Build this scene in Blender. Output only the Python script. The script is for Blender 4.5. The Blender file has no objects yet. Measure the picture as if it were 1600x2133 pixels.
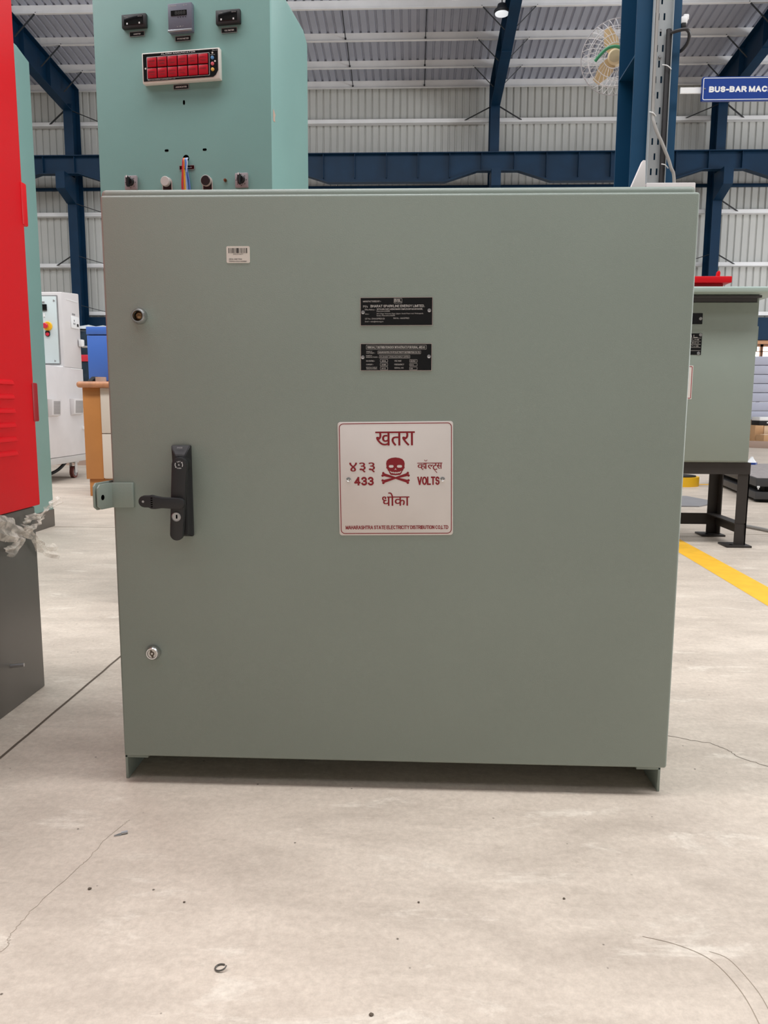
import bpy, bmesh, math, random
from math import sin, cos, pi, radians
from mathutils import Matrix, Vector, Euler

random.seed(7)
S = bpy.context.scene
COL = S.collection

# ------------------------------------------------------------------ camera, world, light
cam_d = bpy.data.cameras.new('camera')
cam_d.sensor_fit = 'HORIZONTAL'; cam_d.sensor_width = 36.0
cam_d.lens = 36.0 * 1600.0 / 1600.0
cam_d.clip_start = 0.05; cam_d.clip_end = 300
cam = bpy.data.objects.new('camera', cam_d); COL.objects.link(cam)
_yaw, _pit, _rol = 0.0405, -0.138, -0.005
_Rz = Matrix.Rotation(_yaw, 3, 'Z'); _Rx = Matrix.Rotation(_pit, 3, 'X'); _Ry = Matrix.Rotation(_rol, 3, 'Y')
_fr = Matrix(((1, 0, 0), (0, 0, -1), (0, 1, 0)))
cam.matrix_world = Matrix.Translation((0.0455, -1.6049, 0.8471)) @ (_Rz @ _Rx @ _Ry @ _fr).to_4x4()
S.camera = cam

W = bpy.data.worlds.new('daylight'); S.world = W; W.use_nodes = True
W.node_tree.nodes['Background'].inputs[0].default_value = (0.93, 0.97, 1.0, 1)
W.node_tree.nodes['Background'].inputs[1].default_value = 0.55

def skylight(name, x, y, z, sx, sy, power, col, tilt=0):
    l = bpy.data.lights.new(name, 'AREA'); l.shape = 'RECTANGLE'; l.size = sx; l.size_y = sy
    l.energy = power; l.color = col
    o = bpy.data.objects.new(name, l); COL.objects.link(o); o.location = (x, y, z); o.rotation_euler = (tilt, 0, 0)
    return o
skylight('skylight', -6.5, 5.2, 10.9, 15, 2.2, 420, (0.97, 0.985, 1.0))
gate = skylight('gate_daylight', 23.6, 7.0, 2.8, 5.0, 9.0, 1700, (0.97, 0.99, 1.0)); gate.rotation_euler = (0, radians(90), 0)   # the open gate in the right wall
skylight('skylight', -1.5, -0.9, 11.5, 27, 2.2, 1650, (0.97, 0.985, 1.0))
skylight('skylight', 0, -6.5, 12.0, 30, 2.2, 240, (0.97, 0.985, 1.0))
skylight('skylight', 0, 12.2, 10.2, 30, 2.2, 420, (0.97, 0.985, 1.0))  # extra rooflight, added to brighten the far wall and floor

S.view_settings.view_transform = 'Standard'
S.view_settings.look = 'None'
S.view_settings.gamma = 1.0
S.view_settings.use_curve_mapping = False
S.view_settings.exposure = 0.38

# ------------------------------------------------------------------ materials
def lin(c):
    c = c / 255.0
    return c / 12.92 if c <= 0.04045 else ((c + 0.055) / 1.055) ** 2.4
def rgb(r, g, b): return (lin(r), lin(g), lin(b), 1)

def mat(name, c, rough=0.5, metal=0.0, var=0.0, vscale=6.0, bump=0.0, bscale=400.0, spec=0.5, coat=0.0):
    m = bpy.data.materials.new(name); m.use_nodes = True
    nt = m.node_tree; b = nt.nodes['Principled BSDF']
    b.inputs['Base Color'].default_value = rgb(*c)
    b.inputs['Roughness'].default_value = rough
    b.inputs['Metallic'].default_value = metal
    b.inputs['Specular IOR Level'].default_value = spec
    b.inputs['Coat Weight'].default_value = coat
    if var or bump:
        tc = nt.nodes.new('ShaderNodeTexCoord')
    if var:
        n = nt.nodes.new('ShaderNodeTexNoise'); n.inputs['Scale'].default_value = vscale; n.inputs['Detail'].default_value = 6
        nt.links.new(tc.outputs['Object'], n.inputs['Vector'])
        r = nt.nodes.new('ShaderNodeMapRange'); r.inputs[1].default_value = 0.3; r.inputs[2].default_value = 0.7
        r.inputs[3].default_value = 1 - var; r.inputs[4].default_value = 1 + var
        nt.links.new(n.outputs['Fac'], r.inputs[0])
        mx = nt.nodes.new('ShaderNodeVectorMath'); mx.operation = 'SCALE'
        mx.inputs[0].default_value = rgb(*c)[:3]
        nt.links.new(r.outputs[0], mx.inputs['Scale'])
        nt.links.new(mx.outputs[0], b.inputs['Base Color'])
    if bump:
        n2 = nt.nodes.new('ShaderNodeTexNoise'); n2.inputs['Scale'].default_value = bscale; n2.inputs['Detail'].default_value = 3
        nt.links.new(tc.outputs['Object'], n2.inputs['Vector'])
        bp = nt.nodes.new('ShaderNodeBump'); bp.inputs['Strength'].default_value = bump; bp.inputs['Distance'].default_value = 0.001
        nt.links.new(n2.outputs['Fac'], bp.inputs['Height']); nt.links.new(bp.outputs[0], b.inputs['Normal'])
    return m

def emit_mat(name, c, s):
    m = bpy.data.materials.new(name); m.use_nodes = True
    b = m.node_tree.nodes['Principled BSDF']
    b.inputs['Base Color'].default_value = rgb(*c)
    b.inputs['Emission Color'].default_value = rgb(*c); b.inputs['Emission Strength'].default_value = s
    return m

M = {}
M['box'] = mat('grey_green_powder_coat', (141, 151, 142), 0.42, var=0.03, vscale=3, bump=0.25, bscale=500)
M['teal'] = mat('sea_green_powder_coat', (118, 157, 151), 0.4, var=0.03, vscale=3, bump=0.25, bscale=500)
M['red'] = mat('red_powder_coat', (212, 8, 24), 0.42, bump=0.2, bscale=500, spec=.3)
M['darkred'] = mat('dark_red_paint', (150, 12, 24), 0.45)
M['plinth'] = mat('dark_plinth_paint', (88, 83, 77), 0.45, var=0.05)
M['black'] = mat('black_plastic', (22, 22, 24), 0.38, bump=0.2, bscale=900)
M['blacksoft'] = mat('black_moulded_plastic', (34, 34, 36), 0.45, bump=0.35, bscale=1500)
M['gloss'] = mat('black_gloss_plate', (8, 8, 11), 0.12)
M['hole'] = mat('black_hole', (3, 3, 3), 0.9, spec=0.0)
M['chrome'] = mat('chrome', (205, 205, 206), 0.12, 1.0)
M['steel'] = mat('satin_steel', (176, 176, 178), 0.35, 1.0)
M['brass'] = mat('dull_brass', (140, 112, 84), 0.35, 1.0)
M['plate'] = mat('brushed_aluminium_plate', (222, 214, 209), 0.45, 0.1, var=0.04, vscale=9)
M['maroon'] = mat('maroon_print', (140, 14, 30), 0.5)
M['white'] = mat('white_print', (232, 232, 232), 0.5)
M['silver'] = mat('silver_print', (190, 186, 182), 0.5)
M['pinkline'] = mat('plate_line_print', (186, 170, 164), 0.5)
M['paper'] = mat('white_sticker', (226, 220, 212), 0.6)
M['ink'] = mat('black_ink', (28, 24, 24), 0.7)
M['wall'] = mat('wall_sheet', (198, 199, 196), 0.5, var=0.05, vscale=0.9)
M['roof'] = mat('roof_sheet', (176, 180, 194), 0.45, 0.1, var=0.06, vscale=0.9)
M['galv'] = mat('galvanised_steel', (245, 246, 248), 0.5, 0.0, var=0.06, vscale=2)
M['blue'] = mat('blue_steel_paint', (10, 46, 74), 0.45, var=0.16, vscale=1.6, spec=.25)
M['bluelit'] = mat('blue_steel_paint_lit', (10, 62, 94), 0.42, var=0.06, vscale=4, spec=.4)  # brighter copy of the blue steel paint, light put into the colour
M['rod'] = mat('dark_rod', (40, 44, 50), 0.5)
M['tray'] = mat('grey_cable_tray', (172, 176, 178), 0.5, 0.1, var=0.04)
M['cable'] = mat('dark_cable', (44, 42, 44), 0.5)
M['greycable'] = mat('grey_cable', (150, 146, 142), 0.5)
M['sign'] = mat('blue_sign', (20, 58, 138), 0.35)
M['foam'] = mat('white_foam', (232, 226, 226), 0.8)
M['cream'] = mat('cream_plastic', (226, 204, 168), 0.4)
M['wire'] = mat('white_wire', (226, 222, 224), 0.4)
M['greenpipe'] = mat('green_sleeve', (58, 142, 98), 0.4)
M['lampglass'] = emit_mat('lamp_glass', (235, 240, 245), 0.5)
M['machine'] = mat('light_grey_machine_paint', (212, 207, 206), 0.4, var=0.03)
M['mdoor'] = mat('pale_blue_grey_door', (206, 216, 216), 0.4)
M['seam'] = mat('panel_seam', (140, 138, 138), 0.6)
M['yellow'] = mat('yellow_plastic', (236, 182, 30), 0.45)
M['yline'] = mat('yellow_floor_paint', (238, 180, 44), 0.6, var=0.08, vscale=14)
M['redplastic'] = mat('red_plastic', (206, 44, 62), 0.35)
M['tyre'] = mat('maroon_wheel', (106, 56, 50), 0.5)
M['wood'] = mat('orange_brown_laminate', (188, 124, 66), 0.42, var=0.05, vscale=5)
M['woodtop'] = mat('brown_worktop', (186, 128, 92), 0.4, var=0.22, vscale=14)
M['creamlam'] = mat('cream_laminate', (214, 200, 186), 0.45)
M['bluebox'] = mat('blue_enamel', (70, 112, 196), 0.4)
M['wrap'] = mat('dark_plastic_wrap', (34, 48, 60), 0.22, var=0.35, vscale=9)
M['whitefilm'] = mat('white_film', (214, 222, 228), 0.3, var=0.1, vscale=20)
M['stand'] = mat('black_stand_paint', (46, 41, 38), 0.5, var=0.12, vscale=10)
M['deck'] = mat('worn_grey_deck', (150, 142, 140), 0.6, var=0.2, vscale=18)
M['platform'] = mat('charcoal_platform', (62, 61, 62), 0.5, var=0.1)
M['rubber'] = mat('black_rubber', (14, 14, 15), 0.7)
M['lilac'] = mat('lilac_grey_sheet', (176, 178, 194), 0.5, var=0.03)
M['card'] = mat('cardboard', (196, 154, 112), 0.8, var=0.04)
M['cardlid'] = mat('pale_cardboard', (236, 206, 172), 0.8)
M['timber'] = mat('grey_brown_timber', (176, 152, 138), 0.8)
M['mat'] = mat('grey_rubber_mat', (138, 136, 138), 0.7, var=0.06)
M['dayglass'] = emit_mat('daylit_pane', (255, 255, 252), 2.2)
M['winframe'] = mat('brown_window_frame', (150, 104, 70), 0.5)
M['plaster'] = mat('grey_plaster', (176, 172, 166), 0.8, var=0.05)
M['crack'] = mat('dark_crack', (92, 80, 68), 0.9)
M['hair'] = mat('hairline_crack', (152, 138, 122), 0.9)
M['orangelintel'] = mat('orange_timber_lintel', (206, 152, 112), 0.6)
M['canopylit'] = mat('grey_green_canopy_lit', (160, 176, 168), 0.4)  # paler copy of the box coat, light on the canopy put into the colour

def film_material():
    m = bpy.data.materials.new('clear_crumpled_film'); m.use_nodes = True
    nt = m.node_tree; b = nt.nodes['Principled BSDF']
    b.inputs['Base Color'].default_value = rgb(224, 214, 200); b.inputs['Roughness'].default_value = 0.15
    b.inputs['Alpha'].default_value = 0.5
    tc = nt.nodes.new('ShaderNodeTexCoord'); n = nt.nodes.new('ShaderNodeTexNoise'); n.inputs['Scale'].default_value = 40
    nt.links.new(tc.outputs['Object'], n.inputs['Vector'])
    r = nt.nodes.new('ShaderNodeMapRange'); r.inputs[1].default_value = .35; r.inputs[2].default_value = .65
    r.inputs[3].default_value = .22; r.inputs[4].default_value = .7
    nt.links.new(n.outputs['Fac'], r.inputs[0]); nt.links.new(r.outputs[0], b.inputs['Alpha'])
    return m
M['film'] = film_material()

def floor_material():
    m = bpy.data.materials.new('trowelled_concrete'); m.use_nodes = True
    nt = m.node_tree; L = nt.links; b = nt.nodes['Principled BSDF']
    tc = nt.nodes.new('ShaderNodeTexCoord')
    def mapping(rot, sc):
        mp = nt.nodes.new('ShaderNodeMapping'); mp.inputs['Rotation'].default_value = (0, 0, rot); mp.inputs['Scale'].default_value = sc
        L.new(tc.outputs['Object'], mp.inputs['Vector']); return mp.outputs[0]
    def noise(vec, scale, detail=8, rough=.6, dist=0):
        n = nt.nodes.new('ShaderNodeTexNoise'); n.inputs['Scale'].default_value = scale; n.inputs['Detail'].default_value = detail
        n.inputs['Roughness'].default_value = rough; n.inputs['Distortion'].default_value = dist
        L.new(vec, n.inputs['Vector']); return n.outputs['Fac']
    def ramp(f, a, b_, ca, cb):
        r = nt.nodes.new('ShaderNodeValToRGB'); r.color_ramp.elements[0].position = a; r.color_ramp.elements[1].position = b_
        r.color_ramp.elements[0].color = ca; r.color_ramp.elements[1].color = cb
        L.new(f, r.inputs[0]); return r.outputs[0]
    def mix(kind, fac, a, b_):
        x = nt.nodes.new('ShaderNodeMix'); x.data_type = 'RGBA'; x.blend_type = kind
        if isinstance(fac, float): x.inputs[0].default_value = fac
        else: L.new(fac, x.inputs[0])
        for sock, v in ((6, a), (7, b_)):
            if isinstance(v, tuple): x.inputs[sock].default_value = v
            else: L.new(v, x.inputs[sock])
        return x.outputs[2]
    v0 = mapping(0, (1, 1, 1)); v1 = mapping(0.45, (1, 2.6, 1)); v2 = mapping(0.5, (1, 3.2, 1)); v3 = mapping(-.6, (1, 5, 1))
    base = ramp(noise(v0, 1.5, 5), .3, .7, rgb(202, 188, 174), rgb(218, 205, 191))
    base = mix('MIX', ramp(noise(v1, 2.6, 10, .68, .3), .40, .66, (0, 0, 0, 1), (.9, .9, .9, 1)), base, rgb(186, 173, 160))
    base = mix('MIX', ramp(noise(v2, 3.4, 11, .72, .5), .57, .66, (0, 0, 0, 1), (.75, .75, .75, 1)), base, rgb(226, 216, 203))
    base = mix('MIX', ramp(noise(v1, 9.0, 10, .78, .3), .58, .68, (0, 0, 0, 1), (.5, .5, .5, 1)), base, rgb(172, 158, 144))
    base = mix('MIX', ramp(noise(v3, 14.0, 8, .8, .3), .64, .72, (0, 0, 0, 1), (.6, .6, .6, 1)), base, rgb(150, 138, 126))
    vo = nt.nodes.new('ShaderNodeTexVoronoi'); vo.inputs['Scale'].default_value = 20; L.new(v0, vo.inputs['Vector'])
    spk = ramp(vo.outputs['Distance'], .035, .06, (1, 1, 1, 1), (0, 0, 0, 1))
    gate = ramp(noise(v0, 7.3, 2), .50, .54, (0, 0, 0, 1), (.9, .9, .9, 1))
    spk = mix('MULTIPLY', 1.0, spk, gate)
    base = mix('MIX', spk, base, rgb(84, 74, 64))
    base = mix('MULTIPLY', .8, base, ramp(noise(v0, 70, 6, .8), .3, .7, (.80, .78, .76, 1), (1.16, 1.16, 1.15, 1)))
    base = mix('MIX', ramp(noise(v0, 38, 5, .85), .70, .77, (0, 0, 0, 1), (.6, .6, .6, 1)), base, rgb(120, 108, 96))
    L.new(base, b.inputs['Base Color'])
    rr = nt.nodes.new('ShaderNodeMapRange'); rr.inputs[3].default_value = .38; rr.inputs[4].default_value = .62
    L.new(noise(v1, 4, 6), rr.inputs[0]); L.new(rr.outputs[0], b.inputs['Roughness'])
    b.inputs['Specular IOR Level'].default_value = 0.35
    bp = nt.nodes.new('ShaderNodeBump'); bp.inputs['Strength'].default_value = .3; bp.inputs['Distance'].default_value = .004
    L.new(noise(v1, 26, 8, .7), bp.inputs['Height']); L.new(bp.outputs[0], b.inputs['Normal'])
    return m
M['floor'] = floor_material()

# ------------------------------------------------------------------ mesh helpers
def B(): return bmesh.new()
def tf(bm, vs, mtx):
    bmesh.ops.transform(bm, matrix=mtx, verts=vs)
def box(bm, x0, x1, y0, y1, z0, z1, bev=0, seg=2):
    r = bmesh.ops.create_cube(bm, size=1)
    vs = r['verts']
    tf(bm, vs, Matrix.Translation(((x0 + x1) / 2, (y0 + y1) / 2, (z0 + z1) / 2)) @ Matrix.Diagonal((x1 - x0, y1 - y0, z1 - z0, 1)))
    if bev:
        es = list({e for v in vs for e in v.link_edges})
        bmesh.ops.bevel(bm, geom=es, offset=bev, segments=seg, profile=.5, affect='EDGES')
    return bm
def rod(bm, p0, p1, r, n=12, r2=None):
    p0 = Vector(p0); p1 = Vector(p1); d = p1 - p0
    q = bmesh.ops.create_cone(bm, cap_ends=True, cap_tris=False, segments=n, radius1=r, radius2=r if r2 is None else r2, depth=d.length)
    tf(bm, q['verts'], Matrix.Translation((p0 + p1) / 2) @ d.to_track_quat('Z', 'Y').to_matrix().to_4x4())
    return bm
def bar(bm, p0, p1, w, h):
    p0 = Vector(p0); p1 = Vector(p1); d = p1 - p0
    q = bmesh.ops.create_cube(bm, size=1)
    tf(bm, q['verts'], Matrix.Translation((p0 + p1) / 2) @ d.to_track_quat('Y', 'Z').to_matrix().to_4x4() @ Matrix.Diagonal((w, d.length, h, 1)))
    return bm
def tube(bm, pts, r, n=8, caps=True):
    pts = [Vector(p) for p in pts]; rings = []
    up = Vector((0, 0, 1))
    for i, p in enumerate(pts):
        t = (pts[min(i + 1, len(pts) - 1)] - pts[max(i - 1, 0)]).normalized()
        a = t.cross(up)
        if a.length < 1e-4: a = t.cross(Vector((0, 1, 0)))
        a.normalize(); c = a.cross(t)
        if rings and a.dot(la) < 0: a = -a; c = -c
        la = a
        rings.append([bm.verts.new(p + (a * cos(2 * pi * k / n) + c * sin(2 * pi * k / n)) * r) for k in range(n)])
    for i in range(len(rings) - 1):
        for k in range(n):
            bm.faces.new((rings[i][k], rings[i][(k + 1) % n], rings[i + 1][(k + 1) % n], rings[i + 1][k]))
    if caps:
        bm.faces.new(rings[0][::-1]); bm.faces.new(rings[-1])
    return bm
def smooth_path(pts, n=8):
    P = [Vector(p) for p in pts]; out = []
    for i in range(len(P) - 1):
        a = P[max(i - 1, 0)]; b = P[i]; c = P[i + 1]; d = P[min(i + 2, len(P) - 1)]
        for k in range(n):
            t = k / n
            out.append(.5 * ((2 * b) + (c - a) * t + (2 * a - 5 * b + 4 * c - d) * t * t + (3 * b - a - 3 * c + d) * t ** 3))
    out.append(P[-1]); return out
def ring_tube(bm, c, R, r, axis_m, n=40, k=6):
    pts = [c + axis_m @ Vector((R * cos(2 * pi * i / n), 0, R * sin(2 * pi * i / n))) for i in range(n)]
    rings = []
    for i, p in enumerate(pts):
        rad = (p - c).normalized(); ax = axis_m @ Vector((0, 1, 0))
        rings.append([bm.verts.new(p + (rad * cos(2 * pi * j / k) + ax * sin(2 * pi * j / k)) * r) for j in range(k)])
    for i in range(n):
        a, b = rings[i], rings[(i + 1) % n]
        for j in range(k):
            bm.faces.new((a[j], a[(j + 1) % k], b[(j + 1) % k], b[j]))
def prism(bm, pts, plane, a0, a1, bev=0):
    """extrude a 2D outline; plane 'xz' extrudes along y, 'yz' along x, 'xy' along z"""
    def P(u, v, w):
        return {'xz': (u, w, v), 'yz': (w, u, v), 'xy': (u, v, w)}[plane]
    A = [bm.verts.new(P(u, v, a0)) for u, v in pts]; Bv = [bm.verts.new(P(u, v, a1)) for u, v in pts]
    n = len(pts); fs = [bm.faces.new(A), bm.faces.new(Bv[::-1])]
    for i in range(n):
        fs.append(bm.faces.new((A[i], Bv[i], Bv[(i + 1) % n], A[(i + 1) % n])))
    bmesh.ops.recalc_face_normals(bm, faces=fs)
    if bev:
        es = list({e for f in fs for e in f.edges})
        bmesh.ops.bevel(bm, geom=es, offset=bev, segments=2, profile=.5, affect='EDGES')
    return bm
def lathe_y(bm, cx, cz, prof, n=28):
    """profile [(y, r)...] turned about the y axis through (cx, cz)"""
    rings = []
    for y, r in prof:
        if r < 1e-6: rings.append([bm.verts.new((cx, y, cz))])
        else: rings.append([bm.verts.new((cx + r * cos(2 * pi * k / n), y, cz + r * sin(2 * pi * k / n))) for k in range(n)])
    fs = []
    for a, b in zip(rings, rings[1:]):
        for k in range(n):
            q = [a[k % len(a)], a[(k + 1) % len(a)], b[(k + 1) % len(b)], b[k % len(b)]]
            q = list(dict.fromkeys(q))
            if len(q) > 2: fs.append(bm.faces.new(q))
    bmesh.ops.recalc_face_normals(bm, faces=fs)
    return bm
def lathe_z(bm, cx, cy, prof, n=24):
    b2 = B(); lathe_y(b2, 0, 0, prof, n)
    bmesh.ops.transform(b2, matrix=Matrix.Translation((cx, cy, 0)) @ Matrix.Rotation(pi / 2, 4, 'X'), verts=b2.verts)
    me = bpy.data.meshes.new('tmp'); b2.to_mesh(me); b2.free(); bm.from_mesh(me); bpy.data.meshes.remove(me)
    bmesh.ops.recalc_face_normals(bm, faces=bm.faces); return bm
def rrect(x0, x1, z0, z1, r, n=5):
    out = []
    for cx, cz, a in ((x1 - r, z1 - r, 0), (x0 + r, z1 - r, 90), (x0 + r, z0 + r, 180), (x1 - r, z0 + r, 270)):
        for k in range(n + 1):
            t = radians(a + 90 * k / n); out.append((cx + r * cos(t), cz + r * sin(t)))
    return out
def flat(bm, loops, y):
    """filled flat figure in the xz plane facing -y; first loop outer, others holes"""
    cu = bpy.data.curves.new('tmp', 'CURVE'); cu.dimensions = '2D'; cu.fill_mode = 'BOTH'
    for lp in loops:
        s = cu.splines.new('POLY'); s.points.add(len(lp) - 1)
        for p, (u, v) in zip(s.points, lp): p.co = (u, v, 0, 1)
        s.use_cyclic_u = True
    _curve_in(bm, cu, y, None)
def ringline(bm, x0, x1, z0, z1, r, w, y):
    flat(bm, [rrect(x0, x1, z0, z1, r), rrect(x0 + w, x1 - w, z0 + w, z1 - w, max(r - w, 1e-4))], y)
def _curve_mesh(cu):
    o = bpy.data.objects.new('tmp', cu); COL.objects.link(o)
    dg = bpy.context.evaluated_depsgraph_get()
    me = bpy.data.meshes.new_from_object(o.evaluated_get(dg))
    bpy.data.objects.remove(o); bpy.data.curves.remove(cu)
    return me
def _curve_in(bm, cu, y, fit, part_depth=False):
    me = _curve_mesh(cu)
    if not me.vertices:
        bpy.data.meshes.remove(me); return
    xs = [v.co.x for v in me.vertices]; ys = [v.co.y for v in me.vertices]
    bb = (min(xs), max(xs), min(ys), max(ys))
    base = len(bm.verts); bm.verts.ensure_lookup_table()
    vs = []
    for v in me.vertices:
        if fit: u, w = fit(v.co.x, v.co.y, bb)
        else: u, w = v.co.x, v.co.y
        vs.append(bm.verts.new((u, y, w)))
    for p in me.polygons:
        idx = [vs[i] for i in p.vertices]
        try: f = bm.faces.new(idx)
        except ValueError: continue
        f.normal_update()
        if f.normal.y > 0: f.normal_flip()
    bpy.data.meshes.remove(me)
    if part_depth:                       # overlapping strokes of a headline get depths of their own
        seen = set(); k = 0
        for v in vs:
            if v in seen: continue
            stack = [v]; seen.add(v)
            while stack:
                u = stack.pop(); u.co.y -= (k % 4) * 6e-5
                for e in u.link_edges:
                    o = e.other_vert(u)
                    if o not in seen: seen.add(o); stack.append(o)
            k += 1
def text(bm, s, x0, x1, z0, z1, y, bold=0.0, keep=False):
    """lettering stretched into the rectangle x0..x1, z0..z1 (cap box) on the plane y"""
    for k in range(2 if bold else 1):
        cu = bpy.data.curves.new('tmp', 'FONT'); cu.body = s; cu.resolution_u = 4
        def fit(a, b, bb, k=k):
            sx = (x1 - x0) / max(bb[1] - bb[0], 1e-6); sz = (z1 - z0) / max(bb[3] - bb[2], 1e-6)
            return x0 + (a - bb[0]) * sx + k * bold, z0 + (b - bb[2]) * sz
        _curve_in(bm, cu, y - k * 1.6e-4, fit, any(ord(c) > 900 for c in s))
def glyph(bm, s, x0, x1, z0, z1, y, bold=0.0, cut=None):
    """one glyph; cut keeps only the left share of its width"""
    me_bm = B(); text(me_bm, s, 0, 1, 0, 1, 0)
    if cut:
        bmesh.ops.bisect_plane(me_bm, geom=me_bm.verts[:] + me_bm.edges[:] + me_bm.faces[:], plane_co=(cut, 0, 0), plane_no=(1, 0, 0), clear_outer=True)
    for k in range(2 if bold else 1):
        mp = {}
        for v in me_bm.verts:
            mp[v] = bm.verts.new((x0 + v.co.x * (x1 - x0) + k * bold, y - k * 1.5e-4, z0 + v.co.z * (z1 - z0)))
        for f in me_bm.faces:
            bm.faces.new([mp[v] for v in f.verts])
    me_bm.free()

def _arc(cx, cy, rx, ry, a0, a1, n=9):
    return [(cx + rx * cos(radians(a0 + (a1 - a0) * k / n)), cy + ry * sin(radians(a0 + (a1 - a0) * k / n))) for k in range(n + 1)]
def _glyphs():
    A = _arc; G = {}
    G['A'] = (.72, [[(0, 0), (.35, 1)], [(.37, 1), (.72, 0)], [(.13, .32), (.59, .32)]])
    G['B'] = (.62, [[(0, 0), (0, 1)], [(.02, 1), (.34, 1)] + A(.34, .76, .24, .24, 90, -90) + [(.02, .52)], [(.34, .52)] + A(.36, .26, .26, .26, 90, -90) + [(.02, 0)]])
    G['C'] = (.70, [A(.36, .5, .36, .5, 42, 318, 18)])
    G['D'] = (.66, [[(0, 0), (0, 1)], [(.02, 1), (.28, 1)] + A(.28, .5, .38, .5, 90, -90, 14) + [(.02, 0)]])
    G['E'] = (.58, [[(.58, 1), (0, 1), (0, 0), (.58, 0)], [(0, .52), (.52, .52)]])
    G['F'] = (.54, [[(.54, 1), (0, 1), (0, 0)], [(0, .52), (.46, .52)]])
    G['G'] = (.74, [A(.36, .5, .36, .5, 45, 330, 18) + [(.70, .45), (.40, .45)]])
    G['H'] = (.64, [[(0, 0), (0, 1)], [(.64, 0), (.64, 1)], [(0, .53), (.64, .53)]])
    G['I'] = (.02, [[(.01, 0), (.01, 1)]])
    G['J'] = (.46, [[(.46, 1), (.46, .25)] + A(.23, .24, .23, .24, 0, -180)])
    G['K'] = (.64, [[(0, 0), (0, 1)], [(.6, 1), (0, .38)], [(.22, .6), (.64, 0)]])
    G['L'] = (.52, [[(0, 1), (0, 0), (.52, 0)]])
    G['M'] = (.78, [[(0, 0), (0, 1)], [(.02, .97), (.39, .05)], [(.39, .05), (.76, .97)], [(.78, 1), (.78, 0)]])
    G['N'] = (.64, [[(0, 0), (0, 1)], [(.03, .96), (.61, .04)], [(.64, 0), (.64, 1)]])
    G['O'] = (.74, [A(.37, .5, .37, .5, 0, 360, 24)])
    G['P'] = (.60, [[(0, 0), (0, 1)], [(.02, 1), (.34, 1)] + A(.34, .73, .26, .27, 90, -90) + [(.02, .46)]])
    G['Q'] = (.74, [A(.37, .5, .37, .5, 0, 360, 24), [(.45, .22), (.74, -.04)]])
    G['R'] = (.64, [[(0, 0), (0, 1)], [(.02, 1), (.36, 1)] + A(.36, .74, .25, .26, 90, -90) + [(.02, .48)], [(.34, .48), (.64, 0)]])
    G['S'] = (.60, [A(.30, .74, .27, .26, 20, 250, 12) + A(.31, .27, .28, .27, 78, -160, 12)])
    G['T'] = (.62, [[(0, 1), (.62, 1)], [(.31, 1), (.31, 0)]])
    G['U'] = (.64, [[(0, 1), (0, .32)] + A(.32, .32, .32, .32, 180, 360, 12) + [(.64, 1)]])
    G['V'] = (.68, [[(0, 1), (.33, 0)], [(.35, 0), (.68, 1)]])
    G['W'] = (.96, [[(0, 1), (.24, 0)], [(.24, 0), (.48, 1)], [(.48, 1), (.72, 0)], [(.72, 0), (.96, 1)]])
    G['X'] = (.66, [[(0, 1), (.66, 0)], [(0, 0), (.66, 1)]])
    G['Y'] = (.66, [[(0, 1), (.33, .46), (.66, 1)], [(.33, .46), (.33, 0)]])
    G['Z'] = (.60, [[(0, 1), (.6, 1)], [(.58, .97), (.02, .03)], [(0, 0), (.6, 0)]])
    G['0'] = (.56, [A(.28, .5, .28, .5, 0, 360, 22)])
    G['1'] = (.30, [[(0, .78), (.24, 1), (.24, 0)]])
    G['2'] = (.56, [A(.28, .72, .27, .28, 165, -35, 12) + [(0, 0), (.56, 0)]])
    G['3'] = (.56, [A(.27, .75, .25, .25, 160, -90, 12), A(.28, .26, .28, .26, 90, -160, 12)])
    G['4'] = (.60, [[(.44, 0), (.44, 1)], [(.42, .98), (.02, .3)], [(0, .3), (.6, .3)]])
    G['5'] = (.56, [[(.5, 1), (.1, 1), (.05, .5)] + A(.27, .32, .29, .32, 125, -150, 14)])
    G['6'] = (.56, [A(.28, .31, .28, .31, 0, 360, 20), A(.34, .45, .34, .55, 70, 190, 10)])
    G['7'] = (.54, [[(0, 1), (.54, 1), (.2, 0)]])
    G['8'] = (.56, [A(.28, .76, .24, .24, 0, 360, 18), A(.28, .26, .28, .26, 0, 360, 18)])
    G['9'] = (.56, [A(.28, .69, .28, .31, 0, 360, 20), A(.22, .55, .34, .55, -110, 10, 10)])
    G['-'] = (.28, [[(0, .4), (.28, .4)]]); G['.'] = (.04, [[(.02, 0), (.02, .06)]]); G[','] = (.06, [[(.05, .06), (.0, -.14)]])
    G[':'] = (.04, [[(.02, .1), (.02, .18)], [(.02, .55), (.02, .63)]]); G['/'] = (.32, [[(0, 0), (.32, 1)]])
    G['&'] = (.70, [[(.7, 0), (.16, .72)] + A(.32, .80, .17, .2, 200, -20, 10) + [(.06, .36)] + A(.27, .24, .25, .24, 150, 350, 10) + [(.62, .45)]])
    return G
GLY = _glyphs()
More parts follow.
